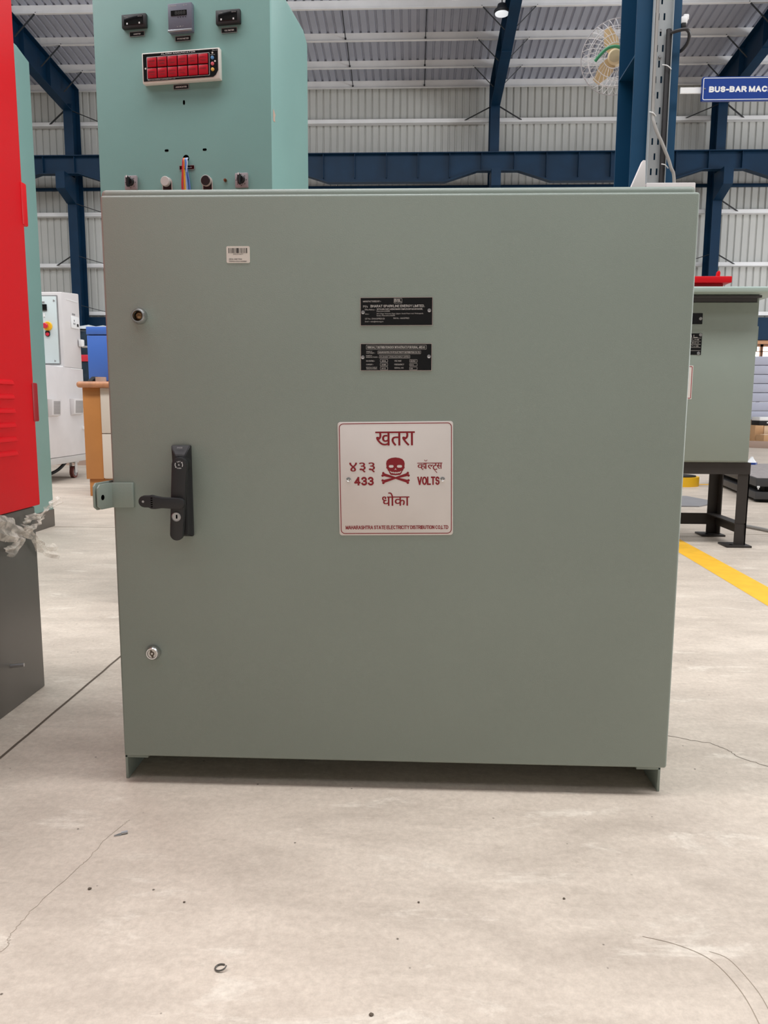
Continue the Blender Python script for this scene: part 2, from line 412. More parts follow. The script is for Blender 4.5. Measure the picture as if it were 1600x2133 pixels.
def sans(bm, s, x0, x1, z0, z1, y, w=.16):
    """plain sans capitals drawn as strokes of width w (share of the height), fitted to the rectangle"""
    gap = .20 + w * .5; tot = 0; lay = []
    for ch in s:
        if ch == ' ': tot += .30; continue
        g = GLY[ch]; lay.append((tot, g)); tot += g[0] + gap
    tot -= gap
    H = z1 - z0; hw = w * H / 2; sx = (x1 - x0 - 2 * hw) / tot; sz = H - 2 * hw
    d = 0
    for off, g in lay:
        for pl_ in g[1]:
            P = [Vector((x0 + hw + (off + u) * sx, z0 + hw + v * sz)) for u, v in pl_]
            P = [p for i, p in enumerate(P) if i == 0 or (p - P[i - 1]).length > 1e-7]
            L = []; R_ = []; n = len(P); closed = (P[0] - P[-1]).length < 1e-6
            for i in range(n):
                a = P[i] - P[i - 1] if i else (P[0] - P[-2] if closed else P[1] - P[0])
                b = P[i + 1] - P[i] if i < n - 1 else (P[1] - P[0] if closed else P[-1] - P[-2])
                a = a.normalized(); b = b.normalized(); na = Vector((-a.y, a.x)); nb = Vector((-b.y, b.x)); m_ = na + nb
                if m_.length < .35: m_ = na
                m_ = m_.normalized(); k = min(1 / max(m_.dot(na), .3), 2.2)
                ext = Vector((0, 0))
                if not closed and i == 0: ext = -b * hw * .9
                if not closed and i == n - 1: ext = a * hw * .9
                L.append(P[i] + m_ * hw * k + ext); R_.append(P[i] - m_ * hw * k + ext)
            yy = y - (d % 5) * 6e-5; d += 1
            VL = [bm.verts.new((p.x, yy, p.y)) for p in L]; VR = [bm.verts.new((p.x, yy, p.y)) for p in R_]
            for i in range(n - 1): bm.faces.new((VR[i], VR[i + 1], VL[i + 1], VL[i]))

# ------------------------------------------------------------------ object helpers
ORG = {}
def mesh_obj(name, bm, m, smooth=None):
    me = bpy.data.meshes.new(name); bm.to_mesh(me); bm.free()
    me.materials.append(m)
    if smooth is not None:
        for p in me.polygons: p.use_smooth = True
        me.set_sharp_from_angle(angle=radians(smooth))
    o = bpy.data.objects.new(name, me); COL.objects.link(o)
    return o
def thing(name, label, cat, loc, rotz=0, group=None, local=False):
    o = bpy.data.objects.new(name, None); COL.objects.link(o); o.empty_display_size = .1
    o.location = loc; o.rotation_euler = (0, 0, rotz); o['label'] = label; o['category'] = cat
    if group: o['group'] = group
    ORG[o] = Vector((0, 0, 0)) if local else Vector(loc)
    return o
def part(name, bm, m, parent, smooth=35, loc=None, rot=None, label=None):
    if loc is None:
        org = ORG[parent]
        if org.length: bmesh.ops.translate(bm, vec=-org, verts=bm.verts)
    o = mesh_obj(name, bm, m, smooth); o.parent = parent
    if loc is not None:
        o.location = Vector(loc) - ORG[parent]
        if rot: o.rotation_euler = rot
        ORG[o] = Vector((0, 0, 0))
    else: ORG[o] = ORG[parent]
    if label: o['label'] = label
    return o
def solo(name, bm, m, label, cat, loc, smooth=35, group=None):
    """a thing that is one mesh; its origin sits at loc"""
    bmesh.ops.translate(bm, vec=-Vector(loc), verts=bm.verts)
    o = mesh_obj(name, bm, m, smooth); o.location = loc; o['label'] = label; o['category'] = cat
    if group: o['group'] = group
    ORG[o] = Vector(loc)
    return o
def struct(name, bm, m, smooth=None):
    o = mesh_obj(name, bm, m, smooth); o['kind'] = 'structure'; ORG[o] = Vector((0, 0, 0)); return o
def dup(root, loc, label, group=None):
    def cp(o, par):
        c = o.copy(); COL.objects.link(c)
        if par: c.parent = par
        for ch in o.children: cp(ch, c)
        return c
    r = cp(root, None); r.location = loc; r['label'] = label
    if group: r['group'] = group
    return r

# ================================================================== SETTING
bm = B(); box(bm, -26, 26, -14, 21, -.2, 0); struct('floor', bm, M['floor'])

def ribs(x0, x1, pitch, rib, h):
    """profile of a profiled steel sheet as (x, offset) pairs"""
    out = []; x = x0
    while x < x1:
        f = pitch - rib
        out += [(x, 0), (x + f, 0), (x + f + rib * .25, h), (x + f + rib * .75, h)]
        x += pitch
    out.append((x, 0)); return out
prof = ribs(-24, 24, .19, .065, .032)
bm = B()
rows = [[bm.verts.new((x, 20.5 + d, z)) for x, d in prof] for z in (3.2, 9.47)]
for i in range(len(prof) - 1):
    bm.faces.new((rows[0][i], rows[0][i + 1], rows[1][i + 1], rows[1][i]))
struct('wall_back', bm, M['wall'])
def roof_z(y): return 9.48 + .1 * (20.4 - y)
prof = ribs(-24, 24, .197, .07, .036)
bm = B()
for ya, yb in ((20.9, 13.35), (11.05, 6.4), (4.0, 0.3), (-2.1, -5.3), (-7.7, -12.0)):     # the gaps are the translucent rooflights
    rows = [[bm.verts.new((x, y, roof_z(y) + d)) for x, d in prof] for y in (ya, yb)]
    for i in range(len(prof) - 1):
        bm.faces.new((rows[0][i], rows[1][i], rows[1][i + 1], rows[0][i + 1]))
struct('ceiling', bm, M['roof'])
# masonry below the cladding, with a run of daylit windows to the right
bm = B()
box(bm, -24, 8.2, 20.45, 20.65, 0, 3.3); box(bm, 8.2, 13.2, 20.45, 20.65, 0, .9)
box(bm, 8.2, 13.2, 20.45, 20.65, 2.56, 3.3); box(bm, 13.2, 24, 20.45, 20.65, 0, 3.3)
struct('wall_back', bm, M['plaster'])
bm = B(); box(bm, -24.2, 24.2, -12.2, -12, 0, 12.8); struct('wall_front', bm, mat('rear_wall_paint', (138, 136, 132), .8))
bm = B(); box(bm, -24.2, -24, -12, 20.6, 0, 9.4); struct('wall_left', bm, M['wall'])
bm = B(); box(bm, 24, 24.2, -12, 2.4, 0, 9.4); box(bm, 24, 24.2, 11.6, 20.6, 0, 9.4); box(bm, 24, 24.2, 2.4, 11.6, 5.4, 9.4); struct('wall_right', bm, M['wall'])
bm = B(); box(bm, 23.95, 24.25, 2.3, 2.4, 0, 5.5); box(bm, 23.95, 24.25, 11.6, 11.7, 0, 5.5); box(bm, 23.95, 24.25, 2.4, 11.6, 5.4, 5.5); struct('door_1', bm, M['blue'])
bm = B(); box(bm, -24, 24, 20.24, 20.44, 2.67, 3.27, .01); struct('trim_1', bm, M['blue'])
bm = B(); box(bm, 8.1, 13.3, 20.3, 20.44, 2.57, 2.66); struct('trim_2', bm, M['orangelintel'])
for n in range(4):
    x0 = 8.32 + n * 1.25; x1 = x0 + 1.22
    bm = B()
    for a in ((x0, x0 + .025, .9, 2.56), (x1 - .025, x1, .9, 2.56), (x0, x1, .9, .96), (x0, x1, 2.5, 2.56), (x0, x1, 2.36, 2.38)):
        box(bm, a[0], a[1], 20.40, 20.5, a[2], a[3])
    f = struct('window_%d' % (n + 1), bm, M['winframe'])
    bm = B(); box(bm, x0 + .025, x1 - .025, 20.46, 20.47, .96, 2.5)
    p = part('pane', bm, M['dayglass'], f)

# girts and purlins, each a steel section
for z, where in ((8.43, 'topmost, high on the corrugated wall above the crane girder'), (6.06, 'first one below the crane girder'),
                 (4.69, 'second one below the crane girder'), (3.38, 'lowest one just above the blue band')):
    bm = B(); box(bm, -24, 24, 20.32, 20.49, z - .05, z - .035); box(bm, -24, 24, 20.315, 20.33, z - .05, z + .05)
    solo('wall_girt', bm, M['galv'], 'pale grey horizontal wall girt, ' + where, 'beam', (0, 20.4, z - .05), None, 'wall girts on the far wall')
PUR = (20.4, 19.42, 18.21, 16.96)
nm = ('lowest, along the eaves at the wall top', 'second up from the wall', 'third up from the wall', 'highest in view, touching the picture top')
for y, where in zip(PUR, nm):
    z = roof_z(y) - .2
    bm = B(); box(bm, -24, 24, y - .01, y, z, z + .2); box(bm, -24, 24, y - .075, y, z, z + .012); box(bm, -24, 24, y, y + .07, z + .188, z + .2)
    solo('roof_purlin', bm, M['galv'], 'pale grey roof purlin, ' + where, 'beam', (0, y, z), None, 'roof purlins')
for k, (ya, yb) in enumerate(zip(PUR, PUR[1:])):
    for x, where in ((-1.74, 'nearer the green panel'), (.18, 'midway to the blue frame')):
        bm = B(); rod(bm, (x, ya - .012, roof_z(ya) - .13), (x + .02, yb + .003, roof_z(yb) - .05), .012, 6)
        rod(bm, (x, ya - .04, roof_z(ya) - .14), (x, ya - .011, roof_z(ya) - .12), .025, 6)
        solo('sag_rod', bm, M['rod'], 'thin dark sag rod between %s purlins, %s' % (('the lowest two', 'the middle two', 'the highest two')[k], where), 'rod', (x, ya, roof_z(ya) - .15), None, 'sag rods under the roof')
bm = B(); rod(bm, (-24, 20.305, 6.72), (24, 20.305, 6.72), .05, 10)
solo('strut_tube', bm, M['blue'], 'dark blue round strut running along the wall just below the crane girder', 'beam', (0, 20.305, 6.67))

# steel portal frames: column, rafter, crane bracket, braces
def portal(x, label):
    t = thing('portal_frame', label, 'steel frame', (x, 20, 0), 0, 'blue steel portal frames')
    w = .12
    bm = B()
    box(bm, x - w, x + w, 19.75, 19.765, 0, 8.75); box(bm, x - w, x + w, 20.235, 20.25, 0, roof_z(20.25) - .2)
    box(bm, x - .005, x + .005, 19.765, 20.235, 0, 8.6)
    part('column', bm, M['blue'], t, None)
    bm = B()
    top = lambda y: roof_z(y) - .205
    for dx, hw in ((0, .005),):
        prism(bm, [(20.25, top(20.25)), (20.25, 8.6), (19.72, 8.6), (17.6, 8.84), (14.0, top(14) - .5), (6.6, top(6.6) - .5), (6.6, top(6.6))], 'yz', x - hw, x + hw)
    prism(bm, [(20.25, top(20.25)), (6.6, top(6.6)), (6.6, top(6.6) - .015), (20.25, top(20.25) - .015)], 'yz', x - w, x + w)
    prism(bm, [(19.72, 8.6), (17.6, 8.84), (14.0, top(14) - .5), (6.6, top(6.6) - .5), (6.6, top(6.6) - .515), (14.0, top(14) - .515), (17.6, 8.825), (19.72, 8.585)], 'yz', x - w, x + w)
    for y in (18.6, 17.3):
        box(bm, x - w, x + w, y - .006, y + .006, 8.72 + (18.6 - y) * .1, top(y) - .02)
    part('rafter', bm, M['blue'], t, None)
    bm = B()
    prism(bm, [(19.75, 6.86), (19.1, 6.86), (19.1, 6.44), (19.7, 6.2), (19.75, 6.2)], 'yz', x - w, x + w)
    part('crane_bracket', bm, M['blue'], t, None)
    for y in PUR[1:]:
        for s in (-1, 1):
            bm = B(); bar(bm, (x + s * .1, y - .05, top(y) - .47), (x + s * .62, y - .04, top(y) + .04), .05, .008); part('flange_brace', bm, M['rod'], t, None)
    for z, s in ((8.43, -1), (8.43, 1), (6.06, 1), (4.69, -1), (4.69, 1), (3.38, 1)):
        bm = B(); bar(bm, (x + s * .1, 19.78, z + .15), (x + s * .75, 20.32, z), .05, .008); part('girt_brace', bm, M['rod'], t, None)
    return t
portal(-9.31, 'blue steel frame with bent rafter left of the green panel')
portal(2.03, 'blue steel frame rising straight up beside the round lamp')
portal(7.87, 'blue steel frame behind the blue sign, rafter slanting up to the right')
# crane girder, one fish-bellied beam over all the brackets
bm = B()
xs = [-3.67 + 5.76 * k for k in range(-3, 5)]
lo = []
for x in xs[:-1]:
    lo += [(x - .0, 6.87), (x + .52, 6.87), (x + 1.36, 6.61), (x + 5.76 - 1.36, 6.61), (x + 5.76 - .52, 6.87)]
lo.append((xs[-1], 6.87))
prism(bm, [(lo[0][0], 7.3)] + lo + [(lo[-1][0], 7.3)], 'xz', 19.39, 19.40)
box(bm, lo[0][0], lo[-1][0], 19.27, 19.53, 7.29, 7.31)
for a, b in zip(lo, lo[1:]):
    prism(bm, [a, b, (b[0], b[1] - .02), (a[0], a[1] - .02)], 'xz', 19.29, 19.5)
for x in xs[:-1]:
    for k in range(7):
        xx = x + .42 + k * .82
        box(bm, xx - .006, xx + .006, 19.3, 19.39, 6.7 if .52 < xx - x < 5.2 else 6.87, 7.29)
solo('crane_girder', bm, M['blue'], 'long dark blue fish-bellied crane girder across the far wall', 'beam', (0, 19.4, 6.6), None)

# floor joints and cracks
def strip(pts, w, z=.0006):
    b = B(); vs = []
    for i, p in enumerate(pts):
        a = Vector(pts[max(i - 1, 0)]); c = Vector(pts[min(i + 1, len(pts) - 1)]); d = (c - a).normalized(); n_ = Vector((-d.y, d.x)) * w * .5
        vs.append((b.verts.new((p[0] + n_.x, p[1] + n_.y, z)), b.verts.new((p[0] - n_.x, p[1] - n_.y, z))))
    for a, c in zip(vs, vs[1:]): b.faces.new((a[1], c[1], c[0], a[0]))
    return b
def wob(a, b, n, amp, seed):
    r = random.Random(seed); out = []
    for k in range(n + 1):
        t = k / n; e = amp * (0 if k in (0, n) else r.uniform(-1, 1))
        dx, dy = b[0] - a[0], b[1] - a[1]; l = math.hypot(dx, dy)
        out.append((a[0] + dx * t - dy / l * e, a[1] + dy * t + dx / l * e))
    return out
struct('trim_3', strip(wob((-.953, -1.2), (-.935, 3.6), 90, .0012, 1), .0075), M['crack'])
struct('trim_4', strip([(-9, 3.55), (9, 3.6)], .012), M['hair'])
def rough_line(pts, amp, seed):
    out = []
    for p, q in zip(pts, pts[1:]): out += wob(p, q, 7, amp, seed)[:-1]; seed += 1
    return out + [pts[-1]]
struct('trim_5', strip(rough_line([(.66, .335), (.709, .321), (.759, .295), (.803, .283), (.831, .246), (.843, .204), (.892, .159), (1.0, .12)], .003, 4), .0016), M['crack'])
struct('trim_6', strip(rough_line([(-.535, -.15), (-.54, -.172), (-.557, -.229), (-.562, -.298), (-.569, -.323), (-.596, -.443), (-.596, -.477), (-.598, -.505), (-.589, -.519), (-.60, -.56)], .003, 15), .0008), M['hair'])
struct('trim_7', strip(smooth_path([(.42, -.455), (.469, -.472), (.51, -.504), (.529, -.562), (.53, -.627), (.52, -.70)], 8), .0011), M['hair'])
struct('trim_10', strip(smooth_path([(.515, -.485), (.539, -.502), (.553, -.556), (.555, -.597), (.55, -.66)], 8), .0009), M['hair'])
bm = strip([(1.615, .6), (1.66, 2.4), (1.70, 4.2)], .15, .0008)
struct('trim_8', bm, M['yline'])
bm = strip([(1.9, 6.9), (6.5, 7.1)], .1, .0008); struct('trim_9', bm, M['yline'])

# ================================================================== MAIN DISTRIBUTION BOX
t = thing('distribution_box', 'large grey-green metal distribution box with danger plate, standing on the concrete floor', 'electrical box', (0, 0, 0))
bm = B(); box(bm, -.607, .6, .022, .43, .058, 1.284, .010, 3)
part('body', bm, M['box'], t)
bm = B(); box(bm, -.6, .6, 0, .018, .0657, 1.2663, .006, 3)
door = part('door', bm, M['box'], t)
for sx, xv in ((-1, -.604), (1, .592)):
    bm = B(); box(bm, xv - .003, xv + .003, .024, .43, 0, .057, .001); xa, xb = sorted((xv + sx * .003, xv - sx * .05)); box(bm, xa, xb, .024, .43, .051, .057, .001)
    part('foot_rail', bm, M['box'], t)
# hasp and staple at the left edge
def ear(bm, x0, y0, y1, z0, z1, th, lean):
    q = B(); prism(q, [(y0, z0), (y1 + .012, z0 + .0005), (y1, z0 + .008), (y1, z1 - .007), (y1 + .008, z1), (y0, z1)], 'yz', x0 - th, x0, .0006)
    for v in q.verts: v.co.x += lean * (v.co.y - y0)
    me = bpy.data.meshes.new('tmp'); q.to_mesh(me); q.free(); bm.from_mesh(me); bpy.data.meshes.remove(me)
bm = B(); prism(bm, [(-.553, .001), (-.553, -.0045), (-.556, -.006), (-.598, -.0065), (-.6012, -.0065), (-.6012, -.002), (-.598, .001)], 'xy', .6285, .6815, .0008)
ear(bm, -.5975, -.004, -.056, .6285, .6815, .0035, .2)
hs = part('hasp', bm, M['box'], door)
bm = B(); lathe_y(bm, 0, 0, [(0, .0055), (.0004, .0055), (.0004, 0)], 20)
bmesh.ops.transform(bm, matrix=Matrix.Translation((-.6042, -.041, .654)) @ Matrix.Rotation(math.atan(.2), 4, 'Z').inverted() @ Matrix.Rotation(radians(90), 4, 'Z'), verts=bm.verts)
part('hole', bm, M['hole'], hs)
bm = B(); ear(bm, -.6035, .03, -.058, .6275, .685, .0035, .13)
part('staple', bm, M['box'], t)
# swing handle
bm = B()
fr = [(-.4668, .7615), (-.4265, .7615), (-.4262, .5685), (-.4605, .5685)]
bk = fr
A = [bm.verts.new((x, 0, z)) for x, z in fr]
Bt = [bm.verts.new((x, -.010, z)) for x, z in fr]
fr2 = [(-.455, .742), (-.434, .742), (-.4335, .575), (-.452, .575)]
Ct = [bm.verts.new((x, -.024, z)) for x, z in fr2]
fs = []
for P_, Q in ((A, Bt), (Bt, Ct)):
    for i in range(4): fs.append(bm.faces.new((P_[i], P_[(i + 1) % 4], Q[(i + 1) % 4], Q[i])))
fs.append(bm.faces.new(Ct)); bmesh.ops.recalc_face_normals(bm, faces=fs)
bmesh.ops.bevel(bm, geom=bm.edges[:], offset=.0012, segments=2, affect='EDGES')
hb = part('handle_base', bm, M['blacksoft'], door)
bm = B(); text(bm, 'ENOBI', -.4515, -.4405, .7535, .7568, -.0128 - .006, 0)
bmesh.ops.rotate(bm, cent=(-.445, -.015, .755), matrix=Matrix.Rotation(radians(-36), 3, 'X'), verts=bm.verts)
part('lettering', bm, M['seam'], hb, None)
# lever: a stadium tilted a little, thick, standing proud of the base
def stadium(ax, az, bx, bz, ra, rb, n=12):
    d = math.atan2(bz - az, bx - ax); out = []
    for k in range(n + 1):
        a = d + pi / 2 + pi * k / n; out.append((ax + ra * cos(a), az + ra * sin(a)))
    for k in range(n + 1):
        a = d - pi / 2 + pi * k / n; out.append((bx + rb * cos(a), bz + rb * sin(a)))
    return out
bm = B(); lathe_y(bm, -.4425, .7235, [(-.012, .0185), (-.026, .0175), (-.03, .0165)], 28); part('pivot_boss', bm, M['black'], hb)
bm = B(); prism(bm, stadium(-.4415, .7235, -.452, .578, .0160, .0138), 'xz', -.028, -.042, .0028)
lv = part('lever', bm, M['blacksoft'], door)
bm = B(); lathe_y(bm, -.4503, .6155, [(-.040, .0098), (-.0438, .0098), (-.0444, .0088), (-.0432, .0082), (-.0432, 0)], 28)
lk = part('lock_cylinder', bm, M['steel'], lv)
bm = B(); box(bm, -.4508, -.4478, -.0440, -.0431, .6115, .6195); part('keyhole', bm, M['hole'], lk)
bm = B(); yl = -.0424
for a0 in (150, -30):
    pts = [(-.4415 + .0085 * cos(radians(a)), .7235 + .0085 * sin(radians(a))) for a in range(a0, a0 + 62, 8)]
    pin = [(-.4415 + .0072 * cos(radians(a)), .7235 + .0072 * sin(radians(a))) for a in range(a0, a0 + 62, 8)]
    flat(bm, [pts + pin[::-1]], yl)
for a in (212, 32):
    c, s_ = cos(radians(a)), sin(radians(a)); cc = (-.4415 + .0079 * c, .7235 + .0079 * s_)
    flat(bm, [[(cc[0] + .0019 * c, cc[1] + .0019 * s_), (cc[0] - .0025 * s_, cc[1] + .0025 * c), (cc[0] - .0019 * c, cc[1] - .0019 * s_)]], yl)
sans(bm, 'LIFT', -.4452, -.4378, .7285, .7311, yl); sans(bm, '&', -.4431, -.4399, .7217, .7253, yl); sans(bm, 'TURN', -.4461, -.4369, .7153, .7177, yl)
part('lettering', bm, M['white'], lv, None)
# padlock flap across the lever
bm = B()
up = [(-.5005, .6605), (-.4975, .662), (-.49, .6595), (-.476, .657), (-.44, .6555)]
lo_ = [(-.44, .6325), (-.476, .6345), (-.49, .6325), (-.4995, .6325), (-.5025, .6355)]
tip = [(-.5125 + .0125 * cos(radians(a)), .6480 + .0125 * sin(radians(a))) for a in range(270, 89, -20)]
rt = [(-.44 + .0115 * cos(radians(a)), .644 + .0115 * sin(radians(a))) for a in range(80, -81, -20)]
prism(bm, tip + up + rt + lo_, 'xz', -.044, -.056, .0025)
fl = part('padlock_flap', bm, M['blacksoft'], lv)
bm = B(); lathe_y(bm, -.5145, .648, [(-.0563, 0), (-.0563, .0024), (-.055, .0024)], 12); part('pin', bm, M['steel'], fl)
bm = B()
for k in range(5): box(bm, -.4985 + .0, -.4945, -.0563, -.0555, .6365 + k * .0045, .6385 + k * .0045)
part('grip_rib', bm, M['hole'], fl)
# quarter-turn locks
for k, (x, z) in enumerate(((-.5265, 1.0265), (-.5235, .3085))):
    bm = B(); lathe_y(bm, x, z, [(0, .0165), (-.004, .0168), (-.010, .0150), (-.0135, .0125), (-.0135, .0105), (-.008, .0098)], 36)
    q = part('quarter_turn_lock', bm, M['chrome'], door)
    bm = B()
    if k == 0: lathe_y(bm, x, z, [(-.004, .0098), (-.006, .007), (-.0075, .0045), (-.0085, .002), (-.0085, 0)], 24); part('lock_core', bm, M['brass'], q)
    else:
        lathe_y(bm, x, z, [(-.009, .0100), (-.0115, .0098), (-.0115, 0)], 28); part('lock_core', bm, M['paper'], q)
        bm = B(); flat(bm, [stadium(x - .002, z + .006, x + .001, z - .007, .0022, .0022)], -.0119); flat(bm, [[(x + .0052 * cos(2 * pi * i / 20), z + .0052 * sin(2 * pi * i / 20)) for i in range(20)]], -.01185)
        part('keyhole', bm, M['crack'], q, None)
        bm = B(); lathe_y(bm, x, z, [(-.0117, .0024), (-.0128, .0022), (-.0128, 0)], 16); part('key_pin', bm, M['paper'], q)
# barcode sticker
bm = B(); prism(bm, rrect(-.3428, -.2948, 1.1325, 1.1655, .003), 'xz', -.0002, -.0008); st = part('barcode_sticker', bm, M['paper'], door)
bm = B()
def SX(c): return -.3428 + (c - 435) / 635 * .048
def SZ(c): return 1.1655 - (c - 325) / 445 * .033
r = random.Random(3); c = 495
for c, w_ in ((495, 22), (545, 8), (560, 8), (575, 6), (600, 24), (632, 6), (650, 8), (668, 6), (690, 8), (706, 16), (728, 30), (764, 10), (782, 8), (822, 18), (846, 6), (870, 8), (888, 8), (904, 5), (930, 18), (972, 26)):
    flat(bm, [[(SX(c), SZ(375)), (SX(c + w_), SZ(375)), (SX(c + w_), SZ(512)), (SX(c), SZ(512))]], -.0010)
sans(bm, 'SPRJA-00877', SX(620), SX(890), SZ(552), SZ(525), -.0010)
sans(bm, 'ERDA-00877534', SX(505), SX(855), SZ(688), SZ(652), -.0010)
sans(bm, 'PSI/PKA-2022-0508861', SX(505), SX(985), SZ(745), SZ(712), -.0010)
part('barcode_print', bm, M['ink'], st, None)
# maker's plates
def nameplate(x0, x1, z0, z1, cx0, cx1, cy0, cy1, lines, rings, rivets, rot):
    cx, cz = (x0 + x1) / 2, (z0 + z1) / 2; w, h = (x1 - x0), (z1 - z0)
    bm = B(); prism(bm, [(-w / 2, -h / 2), (w / 2, -h / 2), (w / 2, h / 2), (-w / 2, h / 2)], 'xz', -.0003, -.0013)
    p = part('nameplate', bm, M['gloss'], door, None, loc=(cx, 0, cz), rot=(0, rot, 0))
    X = lambda c: -w / 2 + (c - cx0) / (cx1 - cx0) * w
    Z = lambda c: h / 2 - (c - cy0) / (cy1 - cy0) * h
    bm = B(); ringline(bm, -w / 2 - .0004, w / 2 + .0004, -h / 2 - .0004, h / 2 + .0004, .0004, .0008, -.0015)
    part('edge_line', bm, M['pinkline'], p, None)
    bm = B()
    for s, a, b, c, d, bo in lines:
        if all(ch == ' ' or ch in GLY for ch in s): sans(bm, s, X(a), X(b), Z(d), Z(c), -.0015, .17 if bo else .14)
        else: text(bm, s, X(a), X(b), Z(d), Z(c), -.0015)
    for a, b, c, d in rings: ringline(bm, X(a), X(b), Z(d), Z(c), .0008, .0005, -.0015)
    part('lettering', bm, M['silver'], p, None)
    for a, c in rivets:
        bm = B(); lathe_y(bm, X(a), Z(c), [(-.001, .0040), (-.0028, .0036), (-.0032, .0022), (-.0024, .0014), (-.0024, 0)], 20)
        rv = part('rivet', bm, M['steel'], p)
    return p
nameplate(-.0695, .077, 1.0085, 1.064, 180, 1358, 175, 628,
    [('MANUFACTURED BY :-', 222, 520, 222, 248, 0), ('BSL', 738, 852, 200, 250, .004), ('M/s', 225, 300, 298, 335, .003),
     ('BHARAT SPARKLINE ENERGY LIMITED.', 345, 1230, 292, 333, .003), ('Office Address :-', 250, 425, 355, 380, 0),
     ('1ST FLOOR, PART A BENCHMARK COMPLEX,DSP NAGAR NASHIK,', 445, 1200, 350, 376, 0), ('Maharashtra,422009.', 445, 665, 384, 408, 0),
     ('Work :-', 255, 325, 430, 450, 0), ('761/1,Nagar Hindustan Nagar, Jalgaon- Savada Pimpri road, Vivekanganda,', 445, 1210, 424, 450, 0),
     ('Savada, Maharashtra,422004', 445, 745, 455, 478, 0), ('GST No.:- 27AAACB7982D1ZB', 255, 575, 503, 528, 0), ('PAN No :- AAACB7982D', 720, 980, 498, 522, 0),
     ('Email :- sales@bslenergy.in', 255, 555, 550, 578, 0)], [(728, 862, 190, 268)], [(222, 412), (1306, 388)], radians(-.4))
nameplate(-.069, .0765, .918, .972, 185, 1350, 950, 1382,
    [('100KVA LT DISTRIBUTION BOX WITH KITKATS FOR RURAL AREAS', 292, 1240, 988, 1026, 0), ('NAME OF', 278, 375, 1065, 1082, 0), ('CUSTOMER :-', 278, 425, 1089, 1108, 0),
     ('MAHARASHTRA STATE ELECTRICITY DISTRIBUTION CO.LTD.', 480, 1160, 1076, 1102, 0), ('NAME OF', 275, 372, 1133, 1150, 0), ('MANUFACTURER :-', 275, 478, 1157, 1175, 0),
     ('M/s BHARAT SPARKLINE ENERGY LIMITED', 508, 980, 1148, 1172, 0), ('KVA RATING :-', 275, 420, 1216, 1238, 0), ('CURRENT :-', 275, 395, 1274, 1295, 0),
     ('MONTH & YEAR OF', 275, 458, 1322, 1339, 0), ('MANUFACTURING :-', 280, 468, 1345, 1362, 0), ('100 KVA', 530, 600, 1216, 1236, 0), ('140 AMPS', 528, 605, 1276, 1296, 0), ('MAY 22', 530, 595, 1336, 1356, 0),
     ('VOLTAGE', 740, 855, 1214, 1238, 0), ('FREQUENCY', 740, 900, 1272, 1296, 0), ('SERIAL NO', 740, 890, 1328, 1350, 0), ('433 VOLT', 1002, 1090, 1216, 1238, 0), ('50 Hz', 1002, 1058, 1278, 1298, 0), ('538', 1002, 1042, 1338, 1358, 0)],
    [(275, 1262, 970, 1042), (465, 1172, 1063, 1114), (492, 995, 1133, 1184), (505, 632, 1198, 1248), (505, 632, 1260, 1308), (505, 632, 1320, 1370), (988, 1115, 1202, 1250), (988, 1115, 1264, 1310), (988, 1115, 1324, 1370)],
    [(220, 1168), (1306, 1155)], radians(-.2))
# danger plate
bm = B(); prism(bm, rrect(-.12, .12, -.1195, .1195, .006), 'xz', -.0004, -.002, .0003)
dp = part('danger_plate', bm, M['plate'], door, 30, loc=(.0045, 0, .6945), rot=(0, radians(-.9), 0))
DX = lambda c: (c - 766) / 1280 * .24
DZ = lambda c: (778 - c) / 1275 * .239
bm = B(); ringline(bm, DX(141), DX(1392), DZ(1398), DZ(157), .009, .0016, -.0023); part('border_line', bm, M['maroon'], dp, None)
bm = B(); yd = -.0023; hb_ = .0012
# headlines: खतरा, धोका and the voltage in Devanagari, glyph by glyph
text(bm, 'खतरा', DX(545), DX(978), DZ(408), DZ(250), yd, .0011)
text(bm, 'धोका', DX(612), DX(915), DZ(1080), DZ(930), yd, .0009)
text(bm, '४३३', DX(250), DX(532), DZ(702), DZ(592), yd, .0010)
sans(bm, '433', DX(302), DX(522), DZ(850), DZ(752), yd, .21)
sans(bm, 'VOLTS', DX(1008), DX(1257), DZ(848), DZ(754), yd, .18)
sans(bm, 'MAHARASHTRA STATE ELECTRICITY DISTRIBUTION CO,LTD', DX(197), DX(1354), DZ(1347), DZ(1304), yd, .17)
z0_, z1_ = DZ(680), DZ(600)
glyph(bm, 'व', DX(1008), DX(1075), z0_ + .002, z1_, yd, .0006, cut=.70)
glyph(bm, 'ह', DX(1046), DX(1098), z0_, z1_, yd - 7e-5, .0006)
glyph(bm, 'ा', DX(1086), DX(1120), z0_ + .002, z1_, yd - 3e-4, .0006)
flat(bm, [[(DX(1104 + 17 * cos(radians(a))), DZ(566 + 17 * -sin(radians(a)))) for a in range(180, 361, 20)] + [(DX(1104 + 10 * cos(radians(a))), DZ(567 + 10 * -sin(radians(a)))) for a in range(360, 179, -20)]], yd)
glyph(bm, 'ल', DX(1122), DX(1205), z0_ + .002, z1_, yd, .0006, cut=.72)
glyph(bm, 'ट', DX(1176), DX(1232), z0_, z1_, yd - 7e-5, .0006)
flat(bm, [[(DX(1196), DZ(680)), (DX(1203), DZ(678)), (DX(1232), DZ(712)), (DX(1225), DZ(715))]], yd)
glyph(bm, 'स', DX(1222), DX(1284), z0_ + .002, z1_, yd - 3e-4, .0006)
part('lettering', bm, M['maroon'], dp, None)
bm = B()
